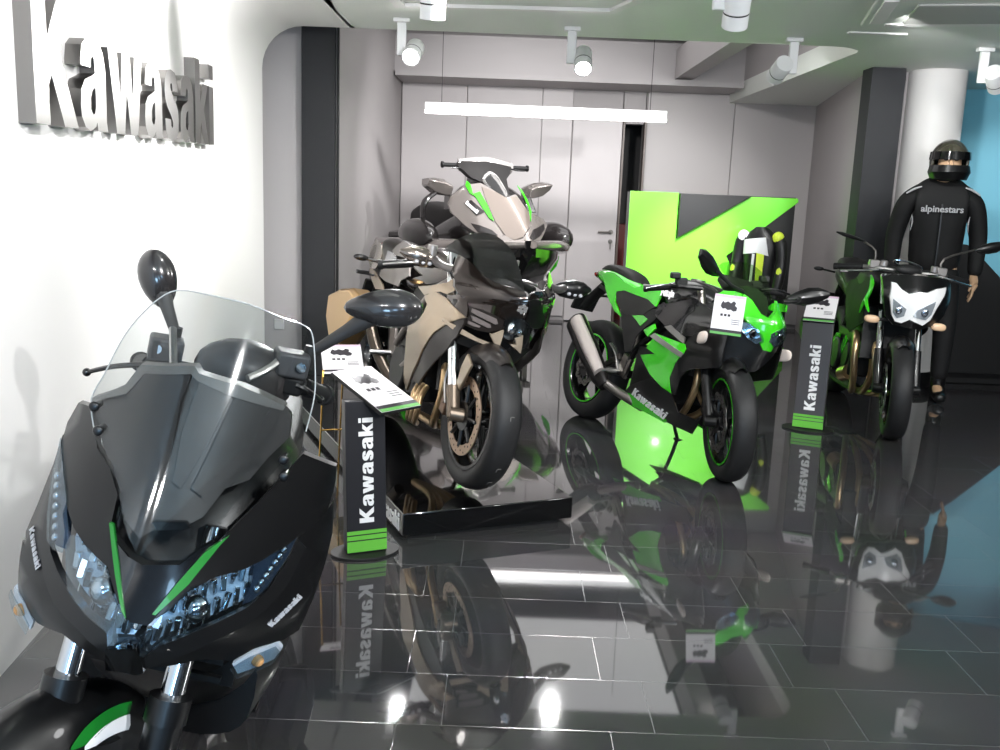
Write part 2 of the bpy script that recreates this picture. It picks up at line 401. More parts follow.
# jet ski: x forward (bow), z up from the trolley top
def S_SKI(y, z): return 1.665 - 0.93 * max(-.3, z - .95) - 1.2 * y * y
POSE = {
 'ninja': ((0.54, 5.88, 0.0), -64.8, -12.0),
 'h2': ((-0.665, 5.246, 0.135), -65.4, -9.0),
 'z': ((2.50, 7.07, 0.0), -95.8, -4.5),
 'scoot': ((-0.71, 1.29, 0.0), -86.8, -12.5),
 'ski': ((-0.55, 9.2, 0.0), -66.0, 0.0),
}
TRACED = {
 'h2': {
  'screen': [(-0.256, 0.964), (-0.208, 1.018), (-0.147, 1.054), (-0.086, 1.055), (-0.038, 1.008), (-0.021, 0.948), (-0.012, 0.848), (-0.047, 0.861), (-0.084, 0.862), (-0.118, 0.869), (-0.15, 0.891), (-0.18, 0.925), (-0.201, 0.941), (-0.224, 0.951)],
  'nose': [(-0.219, 0.949), (-0.197, 0.936), (-0.176, 0.917), (-0.15, 0.885), (-0.118, 0.868), (-0.084, 0.86), (-0.048, 0.86), (-0.012, 0.846), (0, 0.803), (0.015, 0.751), (-0.023, 0.737), (-0.056, 0.737), (-0.073, 0.705), (-0.143, 0.741), (-0.178, 0.747), (-0.214, 0.78), (-0.239, 0.819), (-0.243, 0.879)],
  'intake_face': [(-0.23, 0.766), (-0.175, 0.748), (-0.138, 0.747), (-0.097, 0.735), (-0.06, 0.72), (-0.054, 0.679), (-0.071, 0.674), (-0.096, 0.658), (-0.134, 0.657), (-0.177, 0.668), (-0.214, 0.699)],
  'slat_a': [(-0.172, 0.744), (-0.157, 0.741), (-0.089, 0.722), (-0.078, 0.702), (-0.086, 0.697), (-0.151, 0.719), (-0.17, 0.728)],
  'slat_b': [(-0.168, 0.714), (-0.148, 0.71), (-0.101, 0.693), (-0.095, 0.68), (-0.105, 0.677), (-0.157, 0.693)],
  'slat_c': [(-0.17, 0.69), (-0.148, 0.684), (-0.129, 0.678), (-0.131, 0.67), (-0.151, 0.671), (-0.17, 0.677)],
  'lamp': [(-0.06, 0.735), (-0.037, 0.745), (0.006, 0.739), (0.049, 0.713), (0.038, 0.684), (0.003, 0.663), (-0.02, 0.644), (-0.046, 0.652), (-0.057, 0.688)],
  'left_duct': [(-0.002, 0.817), (0.029, 0.829), (0.07, 0.827), (0.119, 0.778), (0.203, 0.728), (0.219, 0.707), (0.107, 0.7), (0.049, 0.713), (0.024, 0.731), (0.022, 0.769)],
  'left_mouth': [(0.049, 0.713), (0.102, 0.73), (0.191, 0.729), (0.228, 0.706), (0.205, 0.657), (0.177, 0.633), (0.171, 0.603), (0.069, 0.611), (0.042, 0.631), (0.031, 0.659), (0.038, 0.684)],
  'blade_r': [(-0.247, 0.678), (-0.233, 0.668), (-0.204, 0.659), (-0.133, 0.628), (-0.087, 0.617), (-0.066, 0.613), (-0.053, 0.597), (-0.074, 0.599), (-0.136, 0.613), (-0.198, 0.632), (-0.232, 0.654), (-0.248, 0.666)],
  'fang_r': [(-0.097, 0.658), (-0.088, 0.656), (-0.059, 0.682), (-0.054, 0.655), (-0.051, 0.597), (-0.068, 0.613), (-0.093, 0.649)],
  'fang_l': [(-0.01, 0.656), (0.023, 0.674), (0.043, 0.631), (0.057, 0.591), (-0.009, 0.622), (-0.019, 0.629), (0.008, 0.629)],
  'chin': [(-0.051, 0.597), (-0.045, 0.638), (-0.019, 0.629), (0.057, 0.591), (0.069, 0.611), (0.184, 0.602), (0.115, 0.57), (0.093, 0.551), (0.058, 0.531), (-0.02, 0.536), (-0.071, 0.562), (-0.169, 0.582), (-0.222, 0.623), (-0.136, 0.613), (-0.074, 0.599)],
  'flank': [(1.062, 0.743), (1.17, 0.776), (1.266, 0.759), (1.367, 0.726), (1.4, 0.702), (1.375, 0.688), (1.273, 0.641), (1.218, 0.605), (1.138, 0.531), (0.985, 0.413), (0.824, 0.274), (0.799, 0.314), (0.821, 0.417), (0.887, 0.538), (0.949, 0.602), (1.104, 0.67), (1.118, 0.711)],
  'flank_dark': [(1.39, 0.699), (1.39, 0.675), (1.38, 0.646), (1.371, 0.614), (1.308, 0.555), (1.187, 0.473), (1.089, 0.393), (0.931, 0.292), (0.836, 0.273), (0.991, 0.414), (1.141, 0.531), (1.221, 0.604), (1.276, 0.64), (1.375, 0.687)],
  'shoulder': [(1.263, 0.77), (1.363, 0.79), (1.395, 0.773), (1.4, 0.739), (1.4, 0.703), (1.367, 0.728)],
  'upper_tan': [(0.903, 0.772), (1.111, 0.795), (1.235, 0.823), (1.283, 0.856), (1.358, 0.838), (1.36, 0.816), (1.26, 0.777), (1.2, 0.78), (1.046, 0.746)],
  'tank_side': [(0.052, 0.814), (0.288, 0.84), (0.598, 0.847), (0.695, 0.804), (0.519, 0.769), (0.499, 0.736), (0.18, 0.733), (0.023, 0.75)],
  'tank_top': [(0.176, 0.933), (0.284, 0.962), (0.466, 0.948), (0.533, 0.938), (0.477, 0.905), (0.439, 0.88), (0.205, 0.88), (0.134, 0.899)],
  'tank_mark': [(0.043, 0.893), (0.152, 0.888), (0.245, 0.868), (0.258, 0.837), (0.077, 0.839)],
  'tail_strip': [(-0.313, 0.938), (-0.137, 0.913), (-0.053, 0.878), (-0.029, 0.823), (-0.081, 0.78), (-0.224, 0.77), (-0.385, 0.817), (-0.408, 0.883)],
  'tail_strut': [(-0.284, 0.766), (-0.153, 0.778), (0.133, 0.714), (0.167, 0.687), (-0.007, 0.674)],
  'silencer': [(-0.305, 0.589), (-0.118, 0.638), (0.125, 0.67), (0.255, 0.642), (0.306, 0.586), (0.265, 0.528), (0.038, 0.349), (-0.153, 0.346), (-0.287, 0.453)],
  'side_mech': [(0.475, 0.465), (0.871, 0.532), (0.822, 0.401), (0.792, 0.297), (0.548, 0.286), (0.414, 0.368)],
 },
 'ninja': {
  'tail': [(-0.024, 0.887), (0.026, 0.913), (0.092, 0.913), (0.251, 0.871), (0.401, 0.849), (0.528, 0.879), (0.621, 0.882), (0.695, 0.859), (0.742, 0.819), (0.741, 0.767), (0.61, 0.797), (0.436, 0.81), (0.294, 0.822), (0.211, 0.805), (0.246, 0.744), (0.372, 0.668), (0.277, 0.69), (0.184, 0.737), (0.073, 0.81)],
  'seat': [(0.209, 0.802), (0.294, 0.822), (0.436, 0.81), (0.61, 0.797), (0.741, 0.767), (0.676, 0.742), (0.62, 0.709), (0.523, 0.694), (0.399, 0.688), (0.327, 0.712), (0.254, 0.753)],
  'cover': [(0.335, 0.705), (0.523, 0.694), (0.62, 0.709), (0.676, 0.742), (0.759, 0.758), (0.791, 0.8), (0.838, 0.782), (0.784, 0.692), (0.691, 0.626), (0.637, 0.59), (0.591, 0.495), (0.502, 0.482), (0.447, 0.582)],
  'green_a': [(0.493, 0.69), (0.624, 0.706), (0.708, 0.691), (0.651, 0.644)],
  'green_b': [(0.717, 0.629), (0.806, 0.675), (0.838, 0.653), (0.794, 0.601)],
  'flank': [(0.856, 0.605), (1.124, 0.552), (1.079, 0.504), (1.038, 0.423), (1.064, 0.348), (0.977, 0.364), (0.859, 0.41), (0.741, 0.493), (0.889, 0.522), (0.802, 0.54)],
  'stripe': [(0.817, 0.606), (0.853, 0.629), (1.141, 0.568), (1.125, 0.543)],
  'flank_top': [(0.853, 0.629), (1.139, 0.614), (1.155, 0.591), (1.141, 0.564)],
  'silver': [(0.914, 0.674), (0.972, 0.69), (1.128, 0.646), (1.129, 0.615)],
  'belly': [(0.549, 0.247), (0.628, 0.306), (0.719, 0.339), (0.876, 0.392), (0.977, 0.364), (1.064, 0.345), (1.108, 0.265), (1.239, 0.255), (1.288, 0.295), (1.211, 0.178), (1.013, 0.187), (0.848, 0.214), (0.652, 0.23)],
  'belly_green': [(0.5, 0.219), (0.633, 0.266), (0.85, 0.252), (1.017, 0.196), (0.99, 0.182), (0.799, 0.199), (0.64, 0.203)],
  'front_black': [(1.126, 0.551), (1.151, 0.644), (1.188, 0.68), (1.277, 0.721), (1.366, 0.713), (1.37, 0.718), (1.37, 0.68), (1.37, 0.693), (1.37, 0.545), (1.37, 0.556), (1.363, 0.542), (1.206, 0.504), (1.156, 0.48), (1.123, 0.44), (1.099, 0.348), (1.067, 0.345), (1.038, 0.423), (1.079, 0.504)],
  'upper_black': [(0.756, 0.78), (0.904, 0.812), (1.066, 0.853), (1.227, 0.81), (1.36, 0.787), (1.36, 0.726), (1.345, 0.67), (1.225, 0.673), (1.125, 0.654), (0.909, 0.68), (0.762, 0.721)],
  'cowl_green': [(1.201, 0.892), (1.242, 0.917), (1.325, 0.924), (1.36, 0.919), (1.36, 0.872), (1.36, 0.822), (1.36, 0.783), (1.36, 0.783), (1.36, 0.814), (1.36, 0.885), (1.222, 0.878)],
  'nose': [(-0.124, 0.92), (-0.098, 0.9), (-0.074, 0.843), (-0.04, 0.829), (-0.002, 0.869), (0.036, 0.924), (0.068, 0.855), (0.096, 0.795), (0.028, 0.734), (0.027, 0.675), (-0.026, 0.676), (-0.074, 0.731), (-0.105, 0.777), (-0.139, 0.806), (-0.149, 0.858)],
  'lampR': [(-0.142, 0.785), (-0.114, 0.784), (-0.078, 0.76), (-0.048, 0.718), (-0.065, 0.697), (-0.102, 0.712), (-0.135, 0.743)],
  'lampL': [(-0.023, 0.76), (0, 0.781), (0.065, 0.808), (0.122, 0.777), (0.095, 0.729), (0.02, 0.701), (-0.018, 0.721)],
  'screen': [(-0.141, 0.948), (-0.183, 1.035), (-0.12, 1.071), (-0.064, 1.077), (-0.024, 1.058), (0.009, 1.013), (0.009, 0.935), (-0.034, 0.835), (-0.074, 0.843), (-0.106, 0.898)],
  'screen_dark': [(-0.112, 0.91), (-0.119, 0.954), (-0.086, 0.963), (-0.046, 0.96), (-0.016, 0.93), (-0.016, 0.893), (-0.038, 0.834), (-0.075, 0.838)],
  'textw': [(0.749, -0.2, 0.267), (1.078, -0.2, 0.207)],
  'text': [(0.675, 0.265), (0.99, 0.197), (0.733, 0.321)],
  'ninja_text': [(0.788, 0.821), (0.946, 0.823), (0.766, 0.871)],
  'muffler': [(0.026, -0.23, 0.579), (0.497, -0.23, 0.272)],
  'jaw': [(-0.191, 0.707), (-0.146, 0.702), (-0.134, 0.738), (-0.102, 0.712), (-0.065, 0.697), (-0.048, 0.718), (-0.026, 0.676), (0.027, 0.675), (0.028, 0.734), (0.095, 0.729), (0.094, 0.659), (-0.011, 0.563), (-0.077, 0.543), (-0.148, 0.573)],
  'cheek': [(-0.19, 0.789), (-0.144, 0.794), (-0.135, 0.743), (-0.146, 0.702), (-0.191, 0.707)],
 },
 'scoot': {
  'cowl': [(-0.17, 0.999), (-0.141, 1.021), (-0.113, 1.04), (-0.094, 1.074), (-0.004, 1.097), (0.062, 1.086), (0.14, 1.062), (0.152, 1.049), (0.157, 1.014), (0.134, 0.981), (0.117, 0.948), (0.086, 0.934), (0.067, 0.891), (0.042, 0.874), (0.007, 0.869), (-0.014, 0.849), (-0.044, 0.866), (-0.07, 0.898), (-0.097, 0.927), (-0.128, 0.953), (-0.149, 0.971)],
  'cowl_edge': [(-0.173, 1.001), (-0.142, 1.023), (-0.115, 1.045), (-0.098, 1.084), (-0.008, 1.109), (0.002, 1.1), (0.067, 1.092), (0.103, 1.081), (0.139, 1.066), (0.138, 1.059), (0.066, 1.073), (0.057, 1.075), (0.002, 1.089), (-0.01, 1.096), (-0.086, 1.074), (-0.107, 1.035), (-0.139, 1.017), (-0.167, 0.996)],
  'cowl_facet': [(-0.104, 1.045), (-0.089, 1.073), (-0.009, 1.095), (-0.013, 1.052), (-0.003, 0.969), (-0.006, 0.926), (-0.038, 0.948), (-0.059, 0.952), (-0.075, 0.989), (-0.099, 1.008)],
  'cowl_facet_b': [(0.006, 1.087), (0.058, 1.074), (0.045, 0.998), (0.025, 0.931), (0.011, 0.939), (0.003, 1.012)],
  'cowl_facet_c': [(0.064, 1.072), (0.138, 1.059), (0.124, 1.02), (0.091, 0.953), (0.059, 0.922), (0.04, 0.933), (0.052, 0.998)],
  'vent': [(-0.001, 0.879), (0.046, 0.885), (0.054, 0.877), (0.042, 0.873), (0.01, 0.869)],
  'nose': [(-0.052, 0.848), (-0.019, 0.83), (0.005, 0.824), (0.057, 0.829), (0.078, 0.852), (0.097, 0.865), (0.043, 0.75), (0.038, 0.744), (0.015, 0.746), (0.003, 0.752)],
  'stripe_l': [(-0.062, 0.864), (-0.055, 0.864), (-0.029, 0.82), (0.006, 0.752), (-0.003, 0.761), (-0.029, 0.804)],
  'stripe_r': [(0.113, 0.871), (0.105, 0.859), (0.077, 0.803), (0.045, 0.76), (0.04, 0.761), (0.062, 0.806), (0.09, 0.855)],
  'side_l': [(-0.198, 0.983), (-0.168, 0.991), (-0.141, 0.966), (-0.128, 0.945), (-0.094, 0.93), (-0.066, 0.9), (-0.062, 0.864), (-0.028, 0.805), (-0.003, 0.761), (-0.013, 0.764), (-0.046, 0.804), (-0.091, 0.816), (-0.124, 0.829), (-0.15, 0.848), (-0.17, 0.87), (-0.207, 0.918), (-0.209, 0.946)],
  'side_r': [(0.042, 0.756), (0.076, 0.804), (0.097, 0.855), (0.111, 0.876), (0.136, 0.911), (0.161, 0.951), (0.185, 0.99), (0.241, 0.962), (0.247, 0.929), (0.246, 0.885), (0.229, 0.865), (0.21, 0.853), (0.196, 0.841), (0.147, 0.816), (0.108, 0.808), (0.08, 0.79), (0.058, 0.761), (0.045, 0.75)],
  'lamp_l': [(-0.127, 0.802), (-0.123, 0.819), (-0.109, 0.823), (-0.084, 0.815), (-0.045, 0.802), (-0.03, 0.779), (-0.014, 0.764), (0, 0.752), (0.014, 0.742), (0.024, 0.727), (0.015, 0.71), (-0.011, 0.706), (-0.016, 0.725), (-0.057, 0.736), (-0.099, 0.753)],
  'lamp_r': [(0.045, 0.744), (0.058, 0.767), (0.079, 0.796), (0.111, 0.804), (0.137, 0.814), (0.156, 0.817), (0.159, 0.786), (0.152, 0.755), (0.127, 0.744), (0.092, 0.73), (0.058, 0.715), (0.042, 0.692), (0.033, 0.705), (0.031, 0.727)],
  'led_l': [(-0.212, 0.92), (-0.183, 0.89), (-0.163, 0.867), (-0.152, 0.854), (-0.152, 0.837), (-0.138, 0.82), (-0.128, 0.791), (-0.148, 0.786), (-0.167, 0.79), (-0.185, 0.819), (-0.2, 0.86)],
  'led_r': [(0.157, 0.819), (0.181, 0.836), (0.209, 0.85), (0.204, 0.824), (0.185, 0.779), (0.166, 0.76), (0.155, 0.759), (0.161, 0.785)],
  'rim_l': [(-0.191, 0.842), (-0.168, 0.796), (-0.153, 0.778), (-0.127, 0.763), (-0.098, 0.751), (-0.056, 0.734), (-0.016, 0.723), (-0.01, 0.689), (-0.019, 0.687), (-0.064, 0.709), (-0.115, 0.723), (-0.151, 0.743), (-0.176, 0.77), (-0.189, 0.811)],
  'rim_r': [(0.042, 0.688), (0.059, 0.711), (0.093, 0.726), (0.128, 0.74), (0.154, 0.751), (0.167, 0.757), (0.187, 0.776), (0.206, 0.822), (0.211, 0.849), (0.228, 0.831), (0.215, 0.778), (0.193, 0.746), (0.169, 0.728), (0.134, 0.714), (0.08, 0.683), (0.045, 0.663)],
  'lower_l': [(-0.213, 0.922), (-0.212, 0.875), (-0.218, 0.809), (-0.224, 0.765), (-0.214, 0.747), (-0.225, 0.751), (-0.211, 0.71), (-0.208, 0.658), (-0.152, 0.656), (-0.093, 0.68), (-0.009, 0.662), (-0.01, 0.689), (-0.064, 0.709), (-0.115, 0.723), (-0.151, 0.743), (-0.176, 0.77), (-0.189, 0.811), (-0.191, 0.842)],
  'lower_r': [(0.044, 0.663), (0.08, 0.683), (0.134, 0.714), (0.169, 0.728), (0.193, 0.746), (0.215, 0.778), (0.228, 0.831), (0.211, 0.849), (0.243, 0.879), (0.251, 0.901), (0.263, 0.838), (0.264, 0.791), (0.26, 0.74), (0.249, 0.684), (0.23, 0.674), (0.186, 0.677), (0.158, 0.659), (0.119, 0.676), (0.076, 0.667)],
  'chin': [(-0.011, 0.702), (0.014, 0.71), (0.033, 0.71), (0.042, 0.688), (0.045, 0.663), (0.035, 0.657), (0.012, 0.662), (-0.009, 0.659)],
  'signal_l': [(-0.278, 0.586), (-0.212, 0.702), (-0.205, 0.652), (-0.14, 0.668), (-0.152, 0.646), (-0.185, 0.622), (-0.245, 0.589)],
  'signal_r': [(0.161, 0.652), (0.186, 0.668), (0.22, 0.674), (0.229, 0.653), (0.22, 0.632), (0.19, 0.626), (0.171, 0.623)],
  'text_r': [(0.208, 0.714), (0.242, 0.748), (0.2, 0.729)],
  'text_l': [(-0.216, 0.774), (-0.171, 0.741), (-0.205, 0.782)],
  'screen': [(-0.125, 0.983), (-0.15, 1.022), (-0.141, 1.064), (-0.132, 1.111), (-0.119, 1.149), (-0.094, 1.191), (-0.064, 1.218), (-0.017, 1.225), (0.051, 1.225), (0.108, 1.213), (0.143, 1.205), (0.158, 1.188), (0.176, 1.131), (0.184, 1.091), (0.185, 1.04), (0.165, 0.996), (0.141, 0.953), (0.117, 0.893), (0.103, 0.872), (0.086, 0.857), (0.064, 0.846), (0.035, 0.842), (-0.001, 0.85), (-0.034, 0.887), (-0.063, 0.935), (-0.105, 0.963)],
  'dash': [(-0.037, 1.103), (-0.008, 1.128), (0.036, 1.143), (0.071, 1.145), (0.112, 1.131), (0.105, 1.123), (0.053, 1.082), (-0.021, 1.088)],
  'screw1': [(-0.139, 1.016)],
  'screw2': [(-0.118, 0.988)],
  'screw3': [(0.164, 0.998)],
  'screw4': [(0.171, 0.972)],
 },
 'ski': {
  'hood': [(-0.399, 1.317), (-0.277, 1.414), (-0.166, 1.431), (-0.075, 1.373), (0.013, 1.321), (0.114, 1.349), (0.187, 1.216), (0.357, 1.155), (0.385, 1.106), (0.2, 0.979), (-0.047, 0.905), (-0.16, 0.999), (-0.309, 1.038), (-0.358, 1.081), (-0.43, 1.183), (-0.433, 1.254)],
  'hood_mid': [(-0.17, 1.4), (-0.066, 1.361), (0.011, 1.315), (0.108, 1.336), (0.192, 1.192), (0.13, 1.097), (0.037, 1.02), (-0.046, 0.996), (-0.105, 1.023), (-0.151, 1.138), (-0.169, 1.267)],
  'green_l': [(-0.269, 1.445), (-0.25, 1.415), (-0.254, 1.342), (-0.198, 1.362), (-0.172, 1.255), (-0.161, 1.135), (-0.19, 1.16), (-0.242, 1.324), (-0.274, 1.347), (-0.287, 1.407)],
  'green_r': [(0.155, 1.424), (0.194, 1.375), (0.218, 1.296), (0.214, 1.216), (0.169, 1.138), (0.199, 1.241), (0.187, 1.326)],
  'vent_l': [(-0.326, 1.109), (-0.272, 1.097), (-0.195, 1.066), (-0.162, 1.027), (-0.227, 1.03), (-0.297, 1.044)],
  'vent_r': [(0.108, 1.015), (0.168, 1.073), (0.333, 1.119), (0.321, 1.083), (0.225, 1.026), (0.13, 0.992)],
  'badge': [(-0.331, 1.266), (-0.278, 1.292), (-0.209, 1.206), (-0.273, 1.173)],
  'badge_text': [(-0.328, 1.26), (-0.269, 1.185), (-0.306, 1.285)],
  'visor': [(-0.12, 1.463), (-0.053, 1.516), (-0.011, 1.48), (0.025, 1.37), (0.016, 1.327), (-0.024, 1.332), (-0.094, 1.391)],
  'pod': [(-0.278, 1.569), (-0.228, 1.609), (-0.022, 1.612), (0.199, 1.577), (0.151, 1.511), (0.101, 1.472), (0.083, 1.371), (0.048, 1.321), (-0.04, 1.365), (-0.12, 1.432), (-0.203, 1.472), (-0.248, 1.533)],
  'nose_v': [(-0.115, 1.029), (-0.048, 0.99), (0.032, 1.009), (0.16, 1.109), (0.126, 1.061), (0.032, 0.991), (-0.046, 0.908), (-0.112, 0.966), (-0.169, 1.004)],
 },
 'z': {
  'mask': [(-0.143, 0.927), (-0.122, 0.925), (-0.096, 0.894), (-0.058, 0.874), (-0.002, 0.894), (0.043, 0.893), (0.105, 0.918), (0.185, 0.931), (0.178, 0.9), (0.131, 0.814), (0.107, 0.734), (0.063, 0.697), (0.026, 0.709), (-0.024, 0.725), (-0.058, 0.698), (-0.09, 0.701), (-0.114, 0.736), (-0.144, 0.839)],
  'lampR': [(-0.129, 0.833), (-0.097, 0.811), (-0.056, 0.785), (-0.057, 0.741), (-0.088, 0.722), (-0.114, 0.753)],
  'lampL': [(-0.012, 0.749), (0.001, 0.788), (0.052, 0.82), (0.108, 0.848), (0.1, 0.768), (0.072, 0.732), (0.011, 0.74)],
  'surround': [(-0.18, 0.943), (-0.137, 0.97), (-0.053, 0.98), (0.057, 0.984), (0.184, 0.977), (0.251, 0.95), (0.251, 0.838), (0.231, 0.758), (0.175, 0.699), (0.062, 0.667), (-0.084, 0.675), (-0.133, 0.723), (-0.167, 0.834)],
  'green_rib': [(1.043, 0.934), (1.092, 0.938), (1.161, 0.889), (1.18, 0.835), (1.188, 0.69), (1.169, 0.687), (1.145, 0.825)],
  'green_rib2': [(1.186, 0.81), (1.315, 0.747), (1.295, 0.706), (1.186, 0.789)],
  'tank_panel': [(0.471, 0.85), (0.881, 0.915), (1.064, 0.92), (1.155, 0.827), (1.164, 0.646), (0.942, 0.552), (0.865, 0.593), (0.953, 0.7), (0.772, 0.797)],
  'green_low': [(0.483, 0.42), (0.628, 0.504), (0.748, 0.514), (0.689, 0.451), (0.562, 0.394)],
  'green_low2': [(0.776, 0.434), (0.881, 0.521), (0.905, 0.49), (0.818, 0.392)],
  'side_cover': [(0.434, 0.789), (0.471, 0.85), (0.848, 0.783), (0.953, 0.7), (0.865, 0.593), (0.713, 0.671)],
 },
}
# ================================================================ room
def floor_mat():
    m = bpy.data.materials.new('polished_dark_tiles'); m.use_nodes = True; nt = m.node_tree; b = nt.nodes['Principled BSDF']
    tc = nt.nodes.new('ShaderNodeTexCoord'); mp = nt.nodes.new('ShaderNodeMapping')
    mp.inputs['Location'].default_value = (-0.324 + 5.6, -2.392 + 5.5, 0)
    br = nt.nodes.new('ShaderNodeTexBrick'); br.offset = 0.79; br.offset_frequency = 2
    br.inputs['Scale'].default_value = 1.0; br.inputs['Brick Width'].default_value = 0.56; br.inputs['Row Height'].default_value = 0.27
    br.inputs['Mortar Size'].default_value = 0.0013; br.inputs['Mortar Smooth'].default_value = 0.1
    br.inputs['Color1'].default_value = (*lin((56, 56, 57)), 1); br.inputs['Color2'].default_value = (*lin((66, 66, 67)), 1)
    br.inputs['Mortar'].default_value = (*lin((92, 92, 93)), 1)
    nt.links.new(tc.outputs['Object'], mp.inputs[0]); nt.links.new(mp.outputs[0], br.inputs['Vector'])
    ns = nt.nodes.new('ShaderNodeTexNoise'); ns.inputs['Scale'].default_value = 3.0; ns.inputs['Detail'].default_value = 4
    nt.links.new(tc.outputs['Object'], ns.inputs['Vector'])
    mx = nt.nodes.new('ShaderNodeMix'); mx.data_type = 'RGBA'; mx.blend_type = 'MULTIPLY'; mx.inputs[0].default_value = 0.35
    nt.links.new(br.outputs['Color'], mx.inputs[6]); nt.links.new(ns.outputs['Color'], mx.inputs[7])
    nt.links.new(mx.outputs[2], b.inputs['Base Color'])
    rg = nt.nodes.new('ShaderNodeMapRange'); rg.inputs['To Min'].default_value = 0.035; rg.inputs['To Max'].default_value = 0.26
    nt.links.new(br.outputs['Fac'], rg.inputs['Value']); nt.links.new(rg.outputs[0], b.inputs['Roughness'])
    b.inputs['IOR'].default_value = 1.85
    b.inputs['Specular IOR Level'].default_value = 0.5
    return m
ZC = 2.37          # low showroom ceiling
HI = 3.15          # raised ceiling over the rear bay
b = MB(); b.box((1.9, 4.6, -0.05), (8.6, 13.4, 0.1))
struct(obj('floor', b, floor_mat()))

# left wall sweeping through a rounded corner into the low ceiling, ending at the mouth of the rear bay
def wx(Y): return -1.36 - 0.081 * (Y - 2.5) if Y < 5.9 else -1.635 + 0.012 * ((Y - 5.9) / 0.6) ** 2
b = MB(); rings = []
Ys = [-1.9, 0, 1.5, 3, 4, 5, 5.6, 5.9, 6.05, 6.2, 6.35, 6.5]
rr = 0.27
for Y in Ys:
    x = wx(Y); pr = [(x, 0.0), (x, 0.8), (x, 1.5)]
    for k in range(9):
        a = PI - PI / 2 * k / 8
        pr.append((x + rr + rr * math.cos(a), ZC - rr + rr * math.sin(a)))
    pr += [(x + 0.6, ZC)]
    rings.append([(p[0], Y, p[1]) for p in pr])
th = 0.16
secs = []
for rg in rings:
    x = rg[0][0]; Y = rg[0][1]
    outer = [(x + 0.6, Y, ZC + th), (x + rr, Y, ZC + th), (x - th, Y, ZC - rr), (x - th, Y, 0)]
    secs.append(rg + outer)
b.loft(secs)
struct(obj('wall_left', b, WHITE, sharp=50))

# low ceiling: one slab with the opening of the raised bay cut out of it
b = MB()
zt = ZC + th / 2
def slab(x0, x1, y0, y1, z0=ZC, z1=ZC + th): b.box(((x0 + x1) / 2, (y0 + y1) / 2, (z0 + z1) / 2), (x1 - x0, y1 - y0, z1 - z0))
outl = [(-1.06, -2.0), (6.1, -2.0), (6.1, 11.0), (2.3, 11.0), (2.3, 7.1)]
for k in range(7):
    a = -PI / 2 * k / 6
    outl.append((2.05 + 0.25 * math.cos(a), 6.75 + 0.25 * math.sin(a)) if k else (2.3, 6.75))
outl += [(-1.05, 6.5)]
b.prism(outl, lambda x, y: (x, y, ZC), lambda x, y: (x, y, ZC + th))
struct(obj('ceiling', b, CEIL))
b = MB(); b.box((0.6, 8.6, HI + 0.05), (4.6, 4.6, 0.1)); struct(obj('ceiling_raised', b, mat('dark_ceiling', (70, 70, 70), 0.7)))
b = MB(); b.box((2.36, 8.7, (ZC + th + HI) / 2), (0.12, 4.4, HI - ZC - th)); struct(obj('trim_1', b, GREYW))
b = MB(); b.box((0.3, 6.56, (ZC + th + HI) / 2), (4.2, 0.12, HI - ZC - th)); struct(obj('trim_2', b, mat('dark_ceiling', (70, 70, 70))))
# bulkhead along the rear wall and the beam that meets it
b = MB(); b.box((0.55, 10.2, 2.68), (3.5, 0.62, 0.36)); b.box((0.57, 10.15, 2.475), (3.42, 0.72, 0.05)); struct(obj('trim_3', b, GREYW))
b = MB(); b.box((1.70, 8.25, 2.66), (0.17, 3.3, 0.28)); struct(obj('trim_4', b, GREYW))
# rear wall with its panels, the door leaf and the dark gap beside it
b = MB(); b.box((-0.05, 10.6, 1.6), (2.5, 0.2, 3.2)); b.box((2.4, 10.6, 1.6), (1.94, 0.2, 3.2)); b.box((1.315, 10.6, 2.66), (0.25, 0.2, 1.08))
struct(obj('wall_back', b, GREYW))
def panel_box(name, x0, x1, z0=0.05, z1=2.46, m=GREYP, y=10.485):
    b = MB(); b.box(((x0 + x1) / 2, y, (z0 + z1) / 2), (x1 - x0, 0.03, z1 - z0)); return struct(obj(name, b, m, bev=0.003))
n = 1
for x0, x1 in ((-1.14, -0.458), (-0.45, 0.335), (0.343, 0.66)):
    panel_box('wall_panel', x0, x1)
GREYR = mat('rear_panel_grey', (184, 179, 178), .5)
panel_box('wall_panel', 1.45, 2.36, m=GREYR); panel_box('wall_panel', 2.368, 3.22, m=GREYR)
t = thing('red_cabinet', 'narrow dark red cabinet inside the dark gap beside the door', 'cabinet', (1.32, 10.86, 0))
b = MB(); b.box((0, 0, .53), (.34, .3, 1.06)); obj('body', b, mat('dark_red', (96, 22, 22), .4), t, bev=.004)
b = MB(); b.box((.02, -.155, .56), (.012, .01, .5)); obj('handle', b, BLKM, t)
d = thing('door_1', '', ''); del d['label']; del d['category']; d['kind'] = 'structure'; d.location = (0.67, 10.46, 0)
b = MB(); b.box((0.26, 0, 1.1), (0.52, 0.045, 2.18)); obj('door_leaf', b, GREYP, d, bev=0.004)
b = MB(); b.cyl((0.46, -0.02, 0.98), (0.46, -0.07, 0.98), 0.011); b.tube([(0.46, -0.065, 0.98), (0.40, -0.07, 0.98), (0.32, -0.065, 0.98)], 0.01, sm=3); b.cyl((0.46, -0.024, 0.98), (0.46, -0.032, 0.98), 0.026)
obj('door_handle', b, STEEL, d)
b = MB(); b.cyl((0.46, -0.022, 0.88), (0.46, -0.032, 0.88), 0.024); b.box((0.46, -0.045, 0.85), (0.008, 0.012, 0.1)); obj('keyhole', b, STEEL, d)
b = MB(); b.box((1.205, 10.47, 1.1), (0.02, 0.12, 2.2)); b.box((1.432, 10.47, 1.1), (0.02, 0.12, 2.2)); struct(obj('trim_5', b, mat('brown_jamb', (96, 84, 78), 0.4)))
